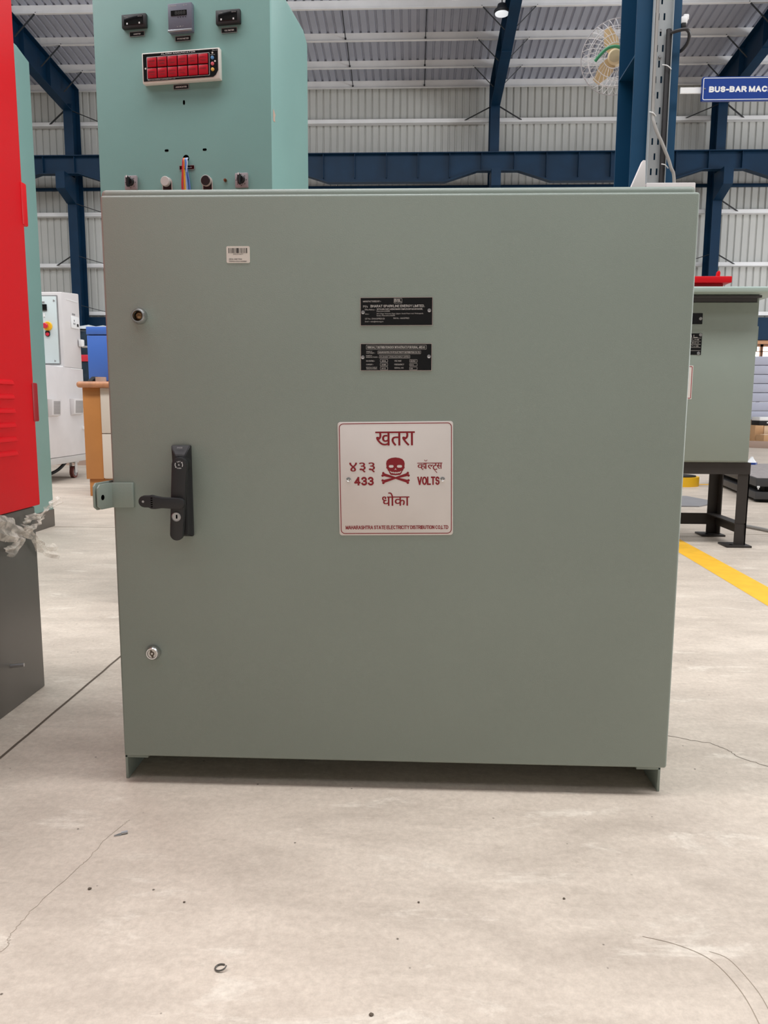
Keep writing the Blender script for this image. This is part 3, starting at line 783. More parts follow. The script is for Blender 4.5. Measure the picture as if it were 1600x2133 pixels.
sk = [(662, 604), (668, 576), (688, 556), (722, 543), (765, 538), (806, 543), (842, 556), (862, 578), (869, 606), (866, 640), (869, 656), (856, 668), (852, 682), (842, 690), (839, 700), (828, 722), (815, 732), (765, 737), (715, 732), (704, 722), (694, 700), (691, 690), (681, 682), (676, 668), (663, 655), (666, 636)]
def E_(x0, x1, y0, y1): return [(x, z) for x, z in rrect(DX(x0), DX(x1), DZ(y1), DZ(y0), .0030)]
eyeL = E_(691, 746, 622, 652); eyeR = E_(782, 840, 622, 652)
nose = [(DX(766), DZ(656)), (DX(753), DZ(677)), (DX(766), DZ(673)), (DX(780), DZ(677))]
teeth = [(DX(a), DZ(b)) for a, b in ((700, 686), (712, 692), (722, 699), (735, 701), (741, 697), (747, 703), (762, 704), (768, 698), (774, 704), (790, 703), (797, 697), (803, 701), (812, 699), (820, 692), (832, 686), (824, 704), (812, 714), (797, 712), (792, 718), (778, 714), (768, 720), (756, 714), (744, 718), (738, 712), (720, 714), (710, 704))]
flat(bm, [[(DX(a), DZ(b)) for a, b in sk], eyeL, eyeR, nose, teeth], yd)
def bone(ax, ay, bx, by, y):
    d = math.atan2(by - ay, bx - ax); nx, ny = -sin(d), cos(d)
    sh = [(ax + nx * 15, ay + ny * 15), (bx + nx * 15, by + ny * 15), (bx - nx * 15, by - ny * 15), (ax - nx * 15, ay - ny * 15)]
    mid = ((ax + bx) / 2, (ay + by) / 2)
    sh = [(ax + nx * 17, ay + ny * 17), (mid[0] + nx * 10, mid[1] + ny * 10), (bx + nx * 17, by + ny * 17), (bx - nx * 17, by - ny * 17), (mid[0] - nx * 10, mid[1] - ny * 10), (ax - nx * 17, ay - ny * 17)]
    flat(bm, [[(DX(u), DZ(v)) for u, v in sh]], y)
    for k, (ex, ey) in enumerate(((ax, ay), (ax, ay), (bx, by), (bx, by))):
        s = 14 if k % 2 else -14; o_ = -7 if k < 2 else 7
        cx_, cy_ = ex + nx * s + cos(d) * o_, ey + ny * s + sin(d) * o_
        flat(bm, [[(DX(cx_ + 14 * cos(2 * pi * i / 14)), DZ(cy_ + 14 * sin(2 * pi * i / 14))) for i in range(14)]], y - 6e-5 * (k + 1))
bone(632, 728, 900, 806, yd - 6e-5); bone(632, 806, 900, 728, yd - 36e-5)
part('skull_emblem', bm, M['maroon'], dp, None)
for a, c in ((240, 783), (1290, 786)):
    bm = B(); lathe_y(bm, DX(a), DZ(c), [(-.0018, .0055), (-.004, .005), (-.0046, .003), (-.0032, .0017), (-.0032, 0)], 22); part('rivet', bm, M['chrome'], dp)

# white foam pieces lying on top of the box
bm = B(); prism(bm, [(.497, 1.2842), (.537, 1.382), (.543, 1.382), (.546, 1.2842)], 'xz', .19, .205, .001)
solo('foam_offcut', bm, M['foam'], 'white triangular foam offcut standing upright on the grey-green box', 'foam piece', (.525, .197, 1.2842))
bm = B(); box(bm, .547, .654, .19, .25, 1.2842, 1.335, .002)
solo('foam_strip', bm, M['foam'], 'flat white foam strip lying on the grey-green box beside the triangular offcut', 'foam piece', (.6, .2, 1.2842))

# ================================================================== TALL GREEN CONTROL PANEL BEHIND
ang = radians(-7.5); GW, GD, GH = .711, .52, 2.43
gx, gy = -.511 - GW * cos(ang), 1.45 - GW * sin(ang)
g = thing('control_panel', 'tall sea-green control panel with alarm annunciator, standing behind the grey-green box', 'control panel', (gx, gy, 0), ang, local=True)
bm = B(); prism(bm, [(0, .1), (0, GH - .01), (.03, GH), (GD - .06, GH), (GD, GH - .03), (GD, .1)], 'yz', 0, GW, .003); part('cabinet', bm, M['teal'], g)
bm = B(); box(bm, .01, GW - .01, .02, GD - .02, 0, .1); part('plinth', bm, M['plinth'], g)
bm = B(); flat(bm, [[(.0, 0), (.012, .004), (.009, .02), (.014, .03), (.004, .045), (.0, .04)]], 0)
bmesh.ops.transform(bm, matrix=Matrix.Translation((GW + .0006, .02, 1.915)) @ Matrix.Rotation(radians(90), 4, 'Z') @ Matrix.Diagonal((2.2, 1, 1, 1)), verts=bm.verts)
part('rust_patch', bm, M['timber'], g, None)
# panel meters
def meter(x0, x1, z0, z1):
    bm = B(); box(bm, x0, x1, -.016, .002, z0, z1, .004); m_ = part('panel_meter', bm, M['blacksoft'], g)
    bm = B(); box(bm, x0 + .011, x1 - .011, -.0172, -.015, z0 + .010, z1 - .008, .001); part('display', bm, M['gloss'], m_)
    for k in (.24, .74):
        xx = x0 + (x1 - x0) * k
        bm = B(); box(bm, xx - .0025, xx + .0025, -.0182, -.017, z0 + .012, z0 + .018); part('button', bm, M['white'], m_)
    bm = B(); text(bm, 'AMPERE', x0 + .014, x0 + .028, z1 - .013, z1 - .0105, -.0174); text(bm, 'METER', x1 - .032, x1 - .014, z1 - .013, z1 - .0105, -.0174); part('lettering', bm, M['silver'], m_, None)
meter(.126, .226, 2.267, 2.317); meter(.504, .600, 2.254, 2.304)
bm = B(); box(bm, .317, .413, -.02, .002, 2.238, 2.338, .003); pf = part('energy_meter', bm, mat('slate_grey_plastic', (104, 106, 120), .4), g)
bm = B(); box(bm, .330, .393, -.0215, -.019, 2.294, 2.312); part('display', bm, M['gloss'], pf)
bm = B(); box(bm, .317, .413, -.024, -.019, 2.237, 2.245, .001); part('lower_rail', bm, M['steel'], pf)
bm = B()
for k in range(4): lathe_y(bm, .358 + k * .010, 2.288, [(-.0205, .0014), (-.0212, .0014), (-.0212, 0)], 10)
part('indicator', bm, M['hole'], pf)
bm = B(); text(bm, 'ELMEASURE', .325, .352, 2.327, 2.331, -.0204); text(bm, 'EL-10', .380, .394, 2.327, 2.331, -.0204)
text(bm, 'v A /', .352, .378, 2.254, 2.258, -.0204); part('lettering', bm, M['silver'], pf, None)
bm = B(); text(bm, '8888', .346, .388, 2.297, 2.309, -.0217); part('unlit_digits', bm, M['platform'], pf, None)
def tag_plate(x0, x1, z0, z1, s):
    bm = B(); box(bm, x0, x1, -.002, .001, z0, z1); p_ = part('tag_plate', bm, M['gloss'], g, None)
    bm = B(); ringline(bm, x0 - .0015, x1 + .0015, z0 - .0015, z1 + .0015, .001, .0018, -.0024); part('edge_line', bm, M['seam'], p_, None)
    bm = B(); w_ = min((x1 - x0) * .75, len(s) * .0042); c_ = (x0 + x1) / 2; sans(bm, s, c_ - w_ / 2, c_ + w_ / 2, z0 + .005, z1 - .0055, -.0023); part('lettering', bm, M['white'], p_, None)
tag_plate(.152, .211, 2.243, 2.258, 'AMMETER'); tag_plate(.337, .398, 2.213, 2.229, 'PF/KW METER'); tag_plate(.522, .582, 2.229, 2.245, 'VOLTMETER')
tag_plate(.324, .384, 2.042, 2.058, 'ANNUNCIATOR'); tag_plate(.338, .398, 1.749, 1.763, 'TRIP RELAY')
# alarm annunciator
bm = B(); box(bm, .207, .519, -.022, .002, 2.062, 2.172, .003); an = part('annunciator', bm, M['paper'], g)
bm = B(); prism(bm, [(.213, 2.069), (.493, 2.069), (.503, 2.076), (.513, 2.092), (.513, 2.166), (.213, 2.166)], 'xz', -.021, -.0245); face = part('face_panel', bm, M['gloss'], an, None)
AX = lambda c: .207 + (c - 278) / (870 - 278) * .312
bm = B(); ringline(bm, .228, .480, 2.075, 2.155, .003, .0012, -.0248); sans(bm, 'ALARM ANNUNCIATOR', .287, .424, 2.159, 2.1640, -.0248, .17)
text(bm, 'PROTON POWER CONTROL PVT LTD', .230, .342, 2.0705, 2.0735, -.0248); text(bm, 'MAC-123', .492, .511, 2.160, 2.163, -.0248); text(bm, 'POWER ON', .485, .502, 2.1455, 2.1475, -.0248)
part('lettering', bm, M['white'], an, None)
M['lens'] = mat('red_lens', (186, 8, 34), 0.25, spec=.6); M['lensink'] = mat('dark_red_print', (116, 2, 20), .5)
words = (('HOOTER', 'FAIL'), ('BUCHHOLZ', 'ALARM'), ('OIL', 'TEMP'), ('WDG', 'TEMP'), ('OIL', 'LEVEL'), ('PRV', 'TRIP'), ('BUCHHOLZ', 'TRIP'), ('OVER', 'LOAD'), ('EARTH', 'FAULT'), ('DC', 'FAIL'), ('SPARE', ''), ('SPARE', ''))
for r_ in range(2):
    for c_ in range(6):
        x0 = .2315 + c_ * .0412; z0 = 2.117 - r_ * .0385
        bm = B(); box(bm, x0, x0 + .037, -.029, -.024, z0, z0 + .034, .0015); ln = part('lamp_window', bm, M['lens'], an)
        bm = B(); a, b = words[r_ * 6 + c_]
        sans(bm, a, x0 + .006, x0 + .031, z0 + .018, z0 + .024, -.0293)
        if b: sans(bm, b, x0 + .008, x0 + .029, z0 + .008, z0 + .014, -.0293)
        part('lettering', bm, M['lensink'], ln, None)
for z, cm in ((2.135, (86, 140, 190)), (2.114, (214, 96, 106)), (2.094, (226, 176, 80))):
    bm = B(); lathe_y(bm, .4925, z, [(-.024, .0062), (-.028, .0062), (-.0285, .005), (-.0285, 0)], 18); part('push_button', bm, mat('button_%d' % cm[0], cm, .4), an)
for x, z in ((.4925, 2.153), (.502, 2.123), (.2225, 2.114)):
    bm = B(); lathe_y(bm, x, z, [(-.024, .0036), (-.026, .003), (-.026, 0)], 14); part('screw', bm, M['paper'], an)
# holes, switches and push buttons low on the panel face
bm = B(); flat(bm, [stadium(.363, 1.998, .363, 1.990, .0042, .0042)], -.0005); part('slot_hole', bm, M['hole'], g, None)
for x, z in ((.286, 1.823), (.442, 1.819)):
    bm = B(); flat(bm, [stadium(x - .004, z, x + .004, z, .0042, .0042)], -.0005); part('slot_hole', bm, M['hole'], g, None)
bm = B(); flat(bm, [[(.365 + .0125 * cos(2 * pi * i / 24), 1.791 + .0125 * sin(2 * pi * i / 24)) for i in range(24)]], -.0005); part('cable_hole', bm, M['hole'], g, None)
for (x, z) in ((.136, 1.708), (.591, 1.698)):
    bm = B(); box(bm, x - .026, x + .026, -.012, .002, z - .027, z + .027, .004); sw = part('rotary_switch', bm, mat('switch_plate', (150, 142, 144), .45), g)
    bm = B(); lathe_y(bm, x, z + .002, [(-.012, .0155), (-.022, .0145), (-.024, .012), (-.024, 0)], 24); prism(bm, stadium(x, z + .012, x - .001, z - .016, .0055, .004), 'xz', -.022, -.042, .0015)
    kn = part('switch_knob', bm, M['black'], sw)
    bm = B(); flat(bm, [[(x - .003, z + .011), (x + .002, z + .011), (x + .002, z + .019), (x - .002, z + .019)]], -.0425); part('pointer', bm, M['white'], kn, None)
    bm = B()
    for k in range(8):
        a = 2 * pi * k / 8; flat(bm, [[(x + .0205 * cos(a) + .0018 * cos(2 * pi * i / 8), z + .0205 * sin(a) + .0018 * sin(2 * pi * i / 8)) for i in range(8)]], -.0124)
    part('dial_mark', bm, M['ink'], sw, None)
for x, z, cm, nm_ in ((.285, 1.704, M['silver'], 'silver push button cap'), (.451, 1.700, M['black'], None)):
    bm = B(); prism(bm, stadium(x, z, x, z - .06, .020, .020), 'xz', .001, -.003, .0005); pb = part('push_button_plate', bm, M['pinkline'], g)
    bm = B(); prism(bm, stadium(x, z - .004, x, z - .06, .0172, .0172), 'xz', -.0025, -.0045); part('plate_inset', bm, M['black'], pb)
    bm = B(); lathe_y(bm, x - .003, z + .002, [(-.003, .0185), (-.016, .0185), (-.018, .0165), (-.018, 0)], 28); part('button_cap', bm, cm, pb, label=nm_)
    if not nm_:
        bm = B(); lathe_y(bm, x - .003, z + .002, [(-.003, .0205), (-.014, .0205), (-.015, .0190), (-.013, .0186)], 28); part('bezel', bm, M['pinkline'], pb)
bm = B(); lathe_y(bm, .524, 1.702, [(.001, .006), (-.006, .006), (-.006, .003), (-.014, .003), (-.014, 0)], 14); part('bolt', bm, M['brass'], g)
for k, (cm, x1) in enumerate((((210, 52, 58), .349), ((206, 60, 66), .354), ((228, 150, 40), .359), ((236, 170, 40), .363), ((60, 96, 170), .378), ((96, 140, 206), .373), ((214, 224, 236), .370), ((90, 120, 190), .382), ((200, 212, 230), .366))):
    xa = .357 + k * .002
    top_c = cm
    pts = smooth_path([(xa, .02, 1.791), (xa, -.008, 1.788), (xa + (k % 3 - 1) * .002, -.012 - .001 * (k % 3), 1.765), ((xa + x1) / 2, -.013, 1.73), (x1, -.010 - .002 * (k % 2), 1.69), (x1 + .002, -.01, 1.62)], 6)
    bm = B(); tube(bm, pts, .0021, 7); part('wire', bm, mat('wire_%d' % k, cm, .4), g)

# ================================================================== LEFT: TEAL CABINET AND RED CABINET
t = thing('tall_cabinet', 'tall sea-green cabinet on a dark plinth, just beyond the red cabinet', 'cabinet', (-2.95, 3.0, 0))
bm = B(); prism(bm, [(2.45, .115), (2.45, 3.07), (3.455, 3.066), (3.61, 3.03), (3.61, .115)], 'yz', -3.4, -2.475, .004); part('cabinet', bm, M['teal'], t)
bm = B(); box(bm, -3.38, -2.472, 2.45, 3.615, 0, .12, .003); part('plinth', bm, M['plinth'], t)
t = thing('red_cabinet', 'bright red louvred cabinet on a dark base at the left edge', 'cabinet', (-1.4, .1, 0))
bm = B(); box(bm, -1.75, -1.065, -.45, .612, .55, 2.15, .004); part('cabinet', bm, M['red'], t)
bm = B(); box(bm, -1.75, -1.069, -.45, .585, 0, .548, .003); box(bm, -1.3, -1.0745, .562, .592, .034, .5, .002); ba = part('plinth', bm, M['plinth'], t)
for k in range(6):
    z = .9005 - k * .0387
    bm = B(); b2 = [(-1.065, z + .012), (-1.060, z + .006), (-1.0575, z - .001), (-1.0585, z - .003), (-1.065, z - .0035)]
    prism(bm, [(a, c) for a, c in b2], 'xz', .12, .492, .0012); part('louver', bm, M['red'], t)
for z0, z1 in ((1.345, 1.462), (.795, .907)):
    bm = B(); box(bm, -1.12, -1.0625, .60, .632, z0, z1, .004); part('hinge', bm, M['red'] if z0 > 1 else M['darkred'], t)
bm = B(); rod(bm, (-1.075, .40, .126), (-1.035, .408, .128), .0052, 14); part('stud', bm, M['steel'], t)
# crumpled film caught between the red cabinet and its base
def crumple(bm, path, widths, seed):
    r = random.Random(seed); P = smooth_path(path, 4); rows = []; m = 5
    for i, p in enumerate(P):
        fr_ = i / (len(P) - 1) * (len(widths) - 1); k = min(int(fr_), len(widths) - 2); wi = widths[k] + (widths[k + 1] - widths[k]) * (fr_ - k)
        tv = (P[min(i + 1, len(P) - 1)] - P[max(i - 1, 0)]).normalized(); side = tv.cross(Vector((1, 0, 0))).normalized()
        tw = r.uniform(-.6, .6)
        rows.append([bm.verts.new(p + side * wi * (j / (m - 1) - .5) * r.uniform(.93, 1.04) + Vector(((.009 if j % 2 else -.006) * r.uniform(.2, 1) * min(1, wi / .03) + tw * .012 * (j / 2 - 1), 0, 0)) + tv * r.uniform(-.001, .001)) for j in range(m)])
    for a, b in zip(rows, rows[1:]):
        for j in range(m - 1):
            if (j + len(rows)) % 2: bm.faces.new((a[j], a[j + 1], b[j + 1])); bm.faces.new((a[j], b[j + 1], b[j]))
            else: bm.faces.new((a[j], a[j + 1], b[j])); bm.faces.new((a[j + 1], b[j + 1], b[j]))
bm = B()
XF = -1.045
crumple(bm, [(XF, .30, .535), (XF, .38, .515), (XF, .42, .50), (XF + .005, .46, .48)], (.05, .075, .06, .03), 2)
crumple(bm, [(XF, .46, .50), (XF, .50, .485), (XF, .54, .452), (XF, .585, .420), (XF + .02, .62, .408)], (.03, .035, .03, .035, .05), 5)
crumple(bm, [(XF, .47, .52), (XF, .53, .527), (XF, .57, .523), (XF + .01, .60, .545), (XF + .03, .64, .562)], (.02, .022, .012, .02, .026), 8)
crumple(bm, [(XF, .48, .49), (XF + .004, .54, .502), (XF, .59, .520)], (.02, .012, .012), 11)
crumple(bm, [(XF, .46, .48), (XF, .42, .45), (XF, .37, .455)], (.03, .04, .02), 14)
solo('plastic_film', bm, M['film'], 'crumpled strip of clear plastic film hanging from the red cabinet edge', 'plastic film', (-1.045, .45, .45), 25)

# ================================================================== LEFT BACKGROUND: MACHINE, COUNTER
t = thing('wheeled_machine', 'light grey machine cabinet on castors with red stop button, behind the green cabinet', 'machine', (-4.4, 7.0, 0))
bm = B(); prism(bm, [(6.9, 1.25), (6.9, 2.06), (7.35, 2.10), (7.35, 1.25)], 'yz', -5.0, -3.85, .012); part('upper_cabinet', bm, M['machine'], t)
bm = B(); box(bm, -5.0, -3.845, 6.3, 7.36, .265, 1.25, .01); part('lower_cabinet', bm, M['machine'], t)
bm = B(); box(bm, -5.0, -3.84, 6.3, 7.36, .19, .262, .004); part('base_frame', bm, M['silver'], t)
bm = B(); box(bm, -4.9, -3.905, 6.878, 6.9, 1.29, 2.01, .003); dr = part('door', bm, M['mdoor'], t)
bm = B(); ringline(bm, -4.915, -3.89, 1.275, 2.025, .01, .012, 6.897); part('door_seal', bm, M['seam'], t, None)
bm = B(); box(bm, -4.9, -3.87, 6.86, 6.9, 1.245, 1.262); part('ledge', bm, M['white'], t)  # lip of the door frame; white puts its lit edge into the colour
bm = B(); box(bm, -4.11, -4.005, 6.865, 6.878, 1.855, 1.925, .003); dsp = part('display', bm, M['gloss'], dr)
bm = B(); lathe_y(bm, -4.005, 1.69, [(6.878, .05), (6.868, .05), (6.862, .044), (6.862, 0)], 28); es_ = part('emergency_stop', bm, M['yellow'], dr)
bm = B(); lathe_y(bm, -4.012, 1.692, [(6.862, .018), (6.84, .018), (6.835, .03), (6.815, .03), (6.808, .022), (6.808, 0)], 24); part('stop_button', bm, M['redplastic'], es_)
bm = B(); prism(bm, rrect(-4.035, -3.985, 1.578, 1.645, .024), 'xz', 6.878, 6.866); hd = part('button_housing', bm, M['black'], dr)
bm = B(); lathe_y(bm, -4.008, 1.603, [(6.866, .019), (6.855, .018), (6.855, 0)], 20); part('push_button', bm, M['redplastic'], hd)
for x, z in ((-3.925, 1.965), (-3.945, 1.315)):
    bm = B(); lathe_y(bm, x, z, [(6.878, .013), (6.872, .012), (6.872, 0)], 3); part('panel_lock', bm, M['seam'], dr, None)
bm = B(); box(bm, -4.11, -4.03, 6.872, 6.878, 1.94, 1.955); part('tag_plate', bm, M['seam'], dr, None)
bm = B(); box(bm, -4.05, -4.03, 6.872, 6.878, 1.79, 1.83); part('key_tag', bm, M['white'], dr, None)
bm = B(); box(bm, -3.85, -3.838, 7.10, 7.30, 1.695, 1.83, .004); so = part('socket_outlet', bm, M['white'], t)
bm = B()
for y, z in ((7.17, 1.78), (7.155, 1.745), (7.185, 1.745)): box(bm, -3.838, -3.8365, y - .006, y + .006, z - .010, z + .010)
box(bm, -3.838, -3.8345, 7.235, 7.275, 1.72, 1.75)
part('socket_pin_hole', bm, M['ink'], so)
bm = B(); box(bm, -3.85, -3.846, 7.15, 7.22, 1.842, 1.86); part('tag_plate', bm, M['seam'], t, None)
for y0, y1, zt in ((6.44, 6.64, .895), (6.97, 7.22, .905)):
    bm = B(); prism(bm, [(-3.845, zt), (-3.79, zt), (-3.80, zt - .17), (-3.845, zt - .19)], 'xz', y0, y1, .003); v = part('vent_hood', bm, M['machine'], t)
    bm = B()
    for k in range(16):
        z = zt - .025 - k * .0088; x = -3.7905 - .01 * (zt - z) / .17
        box(bm, x - .004, x + .001, y0 + .03, y1 - .02, z - .0022, z + .0022)
    part('vent_slot', bm, M['plinth'], v, None)
bm = B(); box(bm, -3.85, -3.842, 7.02, 7.30, 1.236, 1.243); box(bm, -3.85, -3.846, 7.02, 7.3, 1.995, 2.003); part('panel_seam', bm, M['white'], t, None)
bm = B(); box(bm, -3.86, -3.815, 7.24, 7.34, .555, .585, .004); part('latch', bm, M['white'], t)
def castor(y):
    cx = -3.90
    bm = B(); rod(bm, (cx - .02, y, .068), (cx + .02, y, .068), .068, 28); c_ = part('castor_wheel', bm, M['tyre'], t)
    bm = B(); rod(bm, (cx + .0205, y, .068), (cx + .024, y, .068), .045, 20); part('wheel_hub', bm, M['seam'], c_)
    bm = B(); box(bm, cx - .045, cx + .045, y - .05, y + .05, .175, .19); box(bm, cx - .034, cx - .028, y - .03, y + .03, .06, .18); box(bm, cx + .028, cx + .034, y - .03, y + .03, .06, .18); part('castor_fork', bm, M['silver'], c_)
castor(7.1); castor(6.42)
bm = B(); tube(bm, smooth_path([(-3.9, 6.9, .19), (-3.95, 6.75, .1), (-4.1, 6.5, .02)], 8), .018, 8); part('power_cord', bm, M['rubber'], t)

t = thing('counter', 'wooden counter with rounded brown worktop and cream fronts, beside the grey-green box', 'counter', (-2.4, 5.6, 0))
bm = B(); box(bm, -2.985, -2.82, 5.34, 6.0, .16, .992, .003); part('end_panel', bm, M['wood'], t)
bm = B(); box(bm, -2.965, -1.5, 5.36, 6.0, 0, .157, .003); part('kick_board', bm, M['wood'], t)
for z0, z1 in ((.17, .575), (.582, .99)):
    bm = B(); box(bm, -2.818, -2.2, 5.33, 5.36, z0, z1, .003); part('door_front', bm, M['creamlam'], t)
bm = B(); box(bm, -2.82, -1.5, 5.36, 6.0, .16, .992); part('carcass', bm, M['creamlam'], t)
bm = B(); box(bm, -3.02, -1.45, 5.28, 6.1, .992, 1.048, .026, 5); part('worktop', bm, M['woodtop'], t)
t = thing('blue_cabinet', 'bright blue metal cabinet with a lid, standing on the wooden counter', 'cabinet', (-2.7, 5.8, 1.048))
bm = B(); box(bm, -3.083, -2.35, 5.72, 6.05, 1.065, 1.49, .006); part('cabinet', bm, M['bluebox'], t)
bm = B(); box(bm, -3.088, -2.345, 5.715, 6.055, 1.498, 1.572, .008); part('lid', bm, M['bluebox'], t)
bm = B(); box(bm, -2.96, -2.4, 5.74, 6.03, 1.048, 1.065); box(bm, -3.07, -2.36, 5.73, 6.04, 1.485, 1.5); part('base_strip', bm, M['rubber'], t)
bm = B(); lathe_z(bm, -2.875, 5.5, [(0, .028), (0, .048), (.045, .048), (.045, .028), (0, .028)], 24); bmesh.ops.translate(bm, vec=(0, 0, 1.048), verts=bm.verts)
solo('tape_roll', bm, M['timber'], 'brown tape roll on the counter in front of the blue cabinet', 'tape', (-2.875, 5.5, 1.048))
bm = B(); prism(bm, [(5.46, 1.048), (5.46, 1.06), (5.56, 1.10), (5.60, 1.10), (5.60, 1.048)], 'yz', -2.985, -2.94, .004)
solo('tape_dispenser', bm, M['rubber'], 'small dark tape dispenser at the left end of the counter', 'dispenser', (-2.96, 5.53, 1.048))
t = thing('wrapped_pallet_load', 'dark plastic-wrapped load with a red band, behind the blue cabinet', 'wrapped load', (-4.3, 9.2, 0))
bm = B(); box(bm, -5.2, -4.2, 8.9, 9.8, .1, 1.87, .05, 3); box(bm, -4.2, -3.2, 8.95, 9.8, .1, 1.85, .06, 3); part('load', bm, M['wrap'], t)
bm = B(); box(bm, -5.21, -3.19, 8.885, 9.81, 1.42, 1.51, .004); part('band', bm, M['redplastic'], t)
bm = B(); prism(bm, [(-5.2, 1.86)] + [(-5.1 + k * .1, 1.88 + .035 * ((k * 7) % 5) / 5) for k in range(19)] + [(-3.2, 1.85)], 'xz', 8.88, 9.82); part('top_film', bm, M['whitefilm'], t)
bm = B(); box(bm, -5.2, -3.2, 8.9, 9.8, 0, .1); part('pallet', bm, M['timber'], t)
t = thing('power_plug_lead', 'grey lead with white plug looping off the side of the light grey machine', 'cable', (-3.75, 7.34, 1.2))
bm = B(); box(bm, -3.842, -3.80, 7.26, 7.33, 1.50, 1.58, .006); part('plug', bm, M['white'], t)
bm = B(); tube(bm, smooth_path([(-3.82, 7.3, 1.50), (-3.72, 7.34, 1.49), (-3.6, 7.38, 1.41), (-3.54, 7.4, 1.2)], 8), .012, 8); part('lead', bm, M['greycable'], t)

# ================================================================== RIGHT: SECOND BOX ON STAND
t = thing('stand_mounted_box', 'grey-green box with canopy on a black steel stand, right of the big box', 'electrical box', (1.65, 3.35, 0))
bm = B(); box(bm, 1.2, 2.046, 3.1, 3.58, .517, 1.50, .004); part('body', bm, M['box'], t)
bm = B(); box(bm, 1.2, 2.04, 3.085, 3.1, .525, 1.452, .003); dr = part('door', bm, M['box'], t)
bm = B(); box(bm, 1.19, 2.05, 3.075, 3.1, 1.478, 1.492, .002); box(bm, 1.2, 2.03, 3.09, 3.102, 1.455, 1.478); part('gap_shade', bm, M['platform'], t)  # shade of the gap under the canopy, put in as charcoal strips
bm = B(); prism(bm, [(2.98, 1.497), (2.98, 1.522), (3.12, 1.548), (3.6, 1.552), (3.66, 1.53), (3.66, 1.497)], 'yz', 1.1, 2.15, .003); part('canopy', bm, M['canopylit'], t)
bm = B(); box(bm, 2.046, 2.062, 3.12, 3.16, 1.175, 1.32, .003); part('hinge', bm, M['box'], t)
def smallplate(x0, x1, z0, z1, m_, rv, name='nameplate'):
    bm = B(); box(bm, x0, x1, 3.0835, 3.0855, z0, z1); p_ = part(name, bm, m_, dr, None)
    for x, z in rv:
        bm = B(); lathe_y(bm, x, z, [(3.0838, .010), (3.081, .008), (3.081, 0)], 14); part('rivet', bm, M['steel'], p_)
    return p_
smallplate(1.5, 1.719, 1.328, 1.391, M['gloss'], ((1.708, 1.36),))
p_ = smallplate(1.5, 1.722, 1.152, 1.275, M['gloss'], ((1.714, 1.267), (1.708, 1.16)))
bm = B(); sans(bm, 'BSL', 1.60, 1.697, 1.251, 1.267, 3.083, .16)
for k, s in enumerate(('BHARAT SPARKLINE', 'DISTRIBUTION BOX', 'KVA RATING', 'VOLTAGE', 'CURRENT')):
    z = 1.235 - k * .018; box(bm, 1.505, 1.717, 3.0828, 3.0834, z + .012, z + .0135)
    if k < 3: sans(bm, s, 1.52, 1.706, z, z + .007, 3.083)
part('lettering', bm, M['silver'], p_, None)
p_ = smallplate(1.45, 1.682, .892, 1.089, M['plate'], (), 'danger_plate')
bm = B(); ringline(bm, 1.456, 1.678, .896, 1.085, .006, .004, 3.083); sans(bm, '433 VOLTS', 1.5, 1.64, .96, .99, 3.083); part('lettering', bm, M['maroon'], p_, None)
# stand
def angle_leg(x, y, sx, sy):
    bm = B(); a, b = sorted((x, x - sx * .068)); box(bm, a, b, *sorted((y, y + sy * .007)), .012, .515); c, d = sorted((y, y + sy * .068)); box(bm, *sorted((x, x - sx * .007)), c, d, .012, .515)
    part('leg', bm, M['stand'], t, None)
    bm = B(); cx, cy = x - sx * .05, y + sy * .03; prism(bm, [(cx - .075, cy - .07), (cx + .075, cy - .07), (cx + .075, cy + .07), (cx - .075, cy + .07)], 'xy', 0, .012, .001)
    fp = part('foot_plate', bm, M['stand'], t)
    bm = B(); lathe_z(bm, cx - .03, cy - .02, [(.0122, 0), (.0122, .012), (.0124, .012)], 14); part('bolt_hole', bm, M['hole'], fp, None)
for x, sx in ((2.066, 1), (1.18, -1)):
    angle_leg(x, 3.11, sx, 1); angle_leg(x, 3.57, sx, -1)
bm = B(); box(bm, 1.18, 2.066, 3.105, 3.112, .445, .515); box(bm, 1.18, 2.066, 3.57, 3.577, .445, .515); box(bm, 2.059, 2.066, 3.11, 3.57, .445, .515); box(bm, 1.18, 1.187, 3.11, 3.57, .445, .515); part('top_rail', bm, M['stand'], t, None)
bm = B(); box(bm, 1.18, 2.0, 3.56, 3.567, .07, .145); part('lower_rail', bm, M['stand'], t, None)
bm = B(); box(bm, 2.052, 2.059, 3.11, 3.57, .07, .145); box(bm, 1.995, 2.059, 3.11, 3.57, .138, .145); part('side_rail', bm, M['stand'], t, None)
t = thing('red_tray', 'bright red metal tray with a fin, on top of the stand-mounted box canopy', 'tray', (1.75, 3.35, 1.5515))
bm = B(); box(bm, 1.5, 1.90, 3.28, 3.5, 1.5515, 1.59, .003); part('base', bm, M['darkred'], t)
bm = B(); box(bm, 1.47, 1.94, 3.25, 3.55, 1.59, 1.628, .004); part('plate', bm, M['red'], t)
bm = B(); prism(bm, [(1.877, 1.628), (1.884, 1.668), (1.892, 1.675), (1.899, 1.662), (1.897, 1.628)], 'xz', 3.33, 3.36, .002); part('fin', bm, M['red'], t)

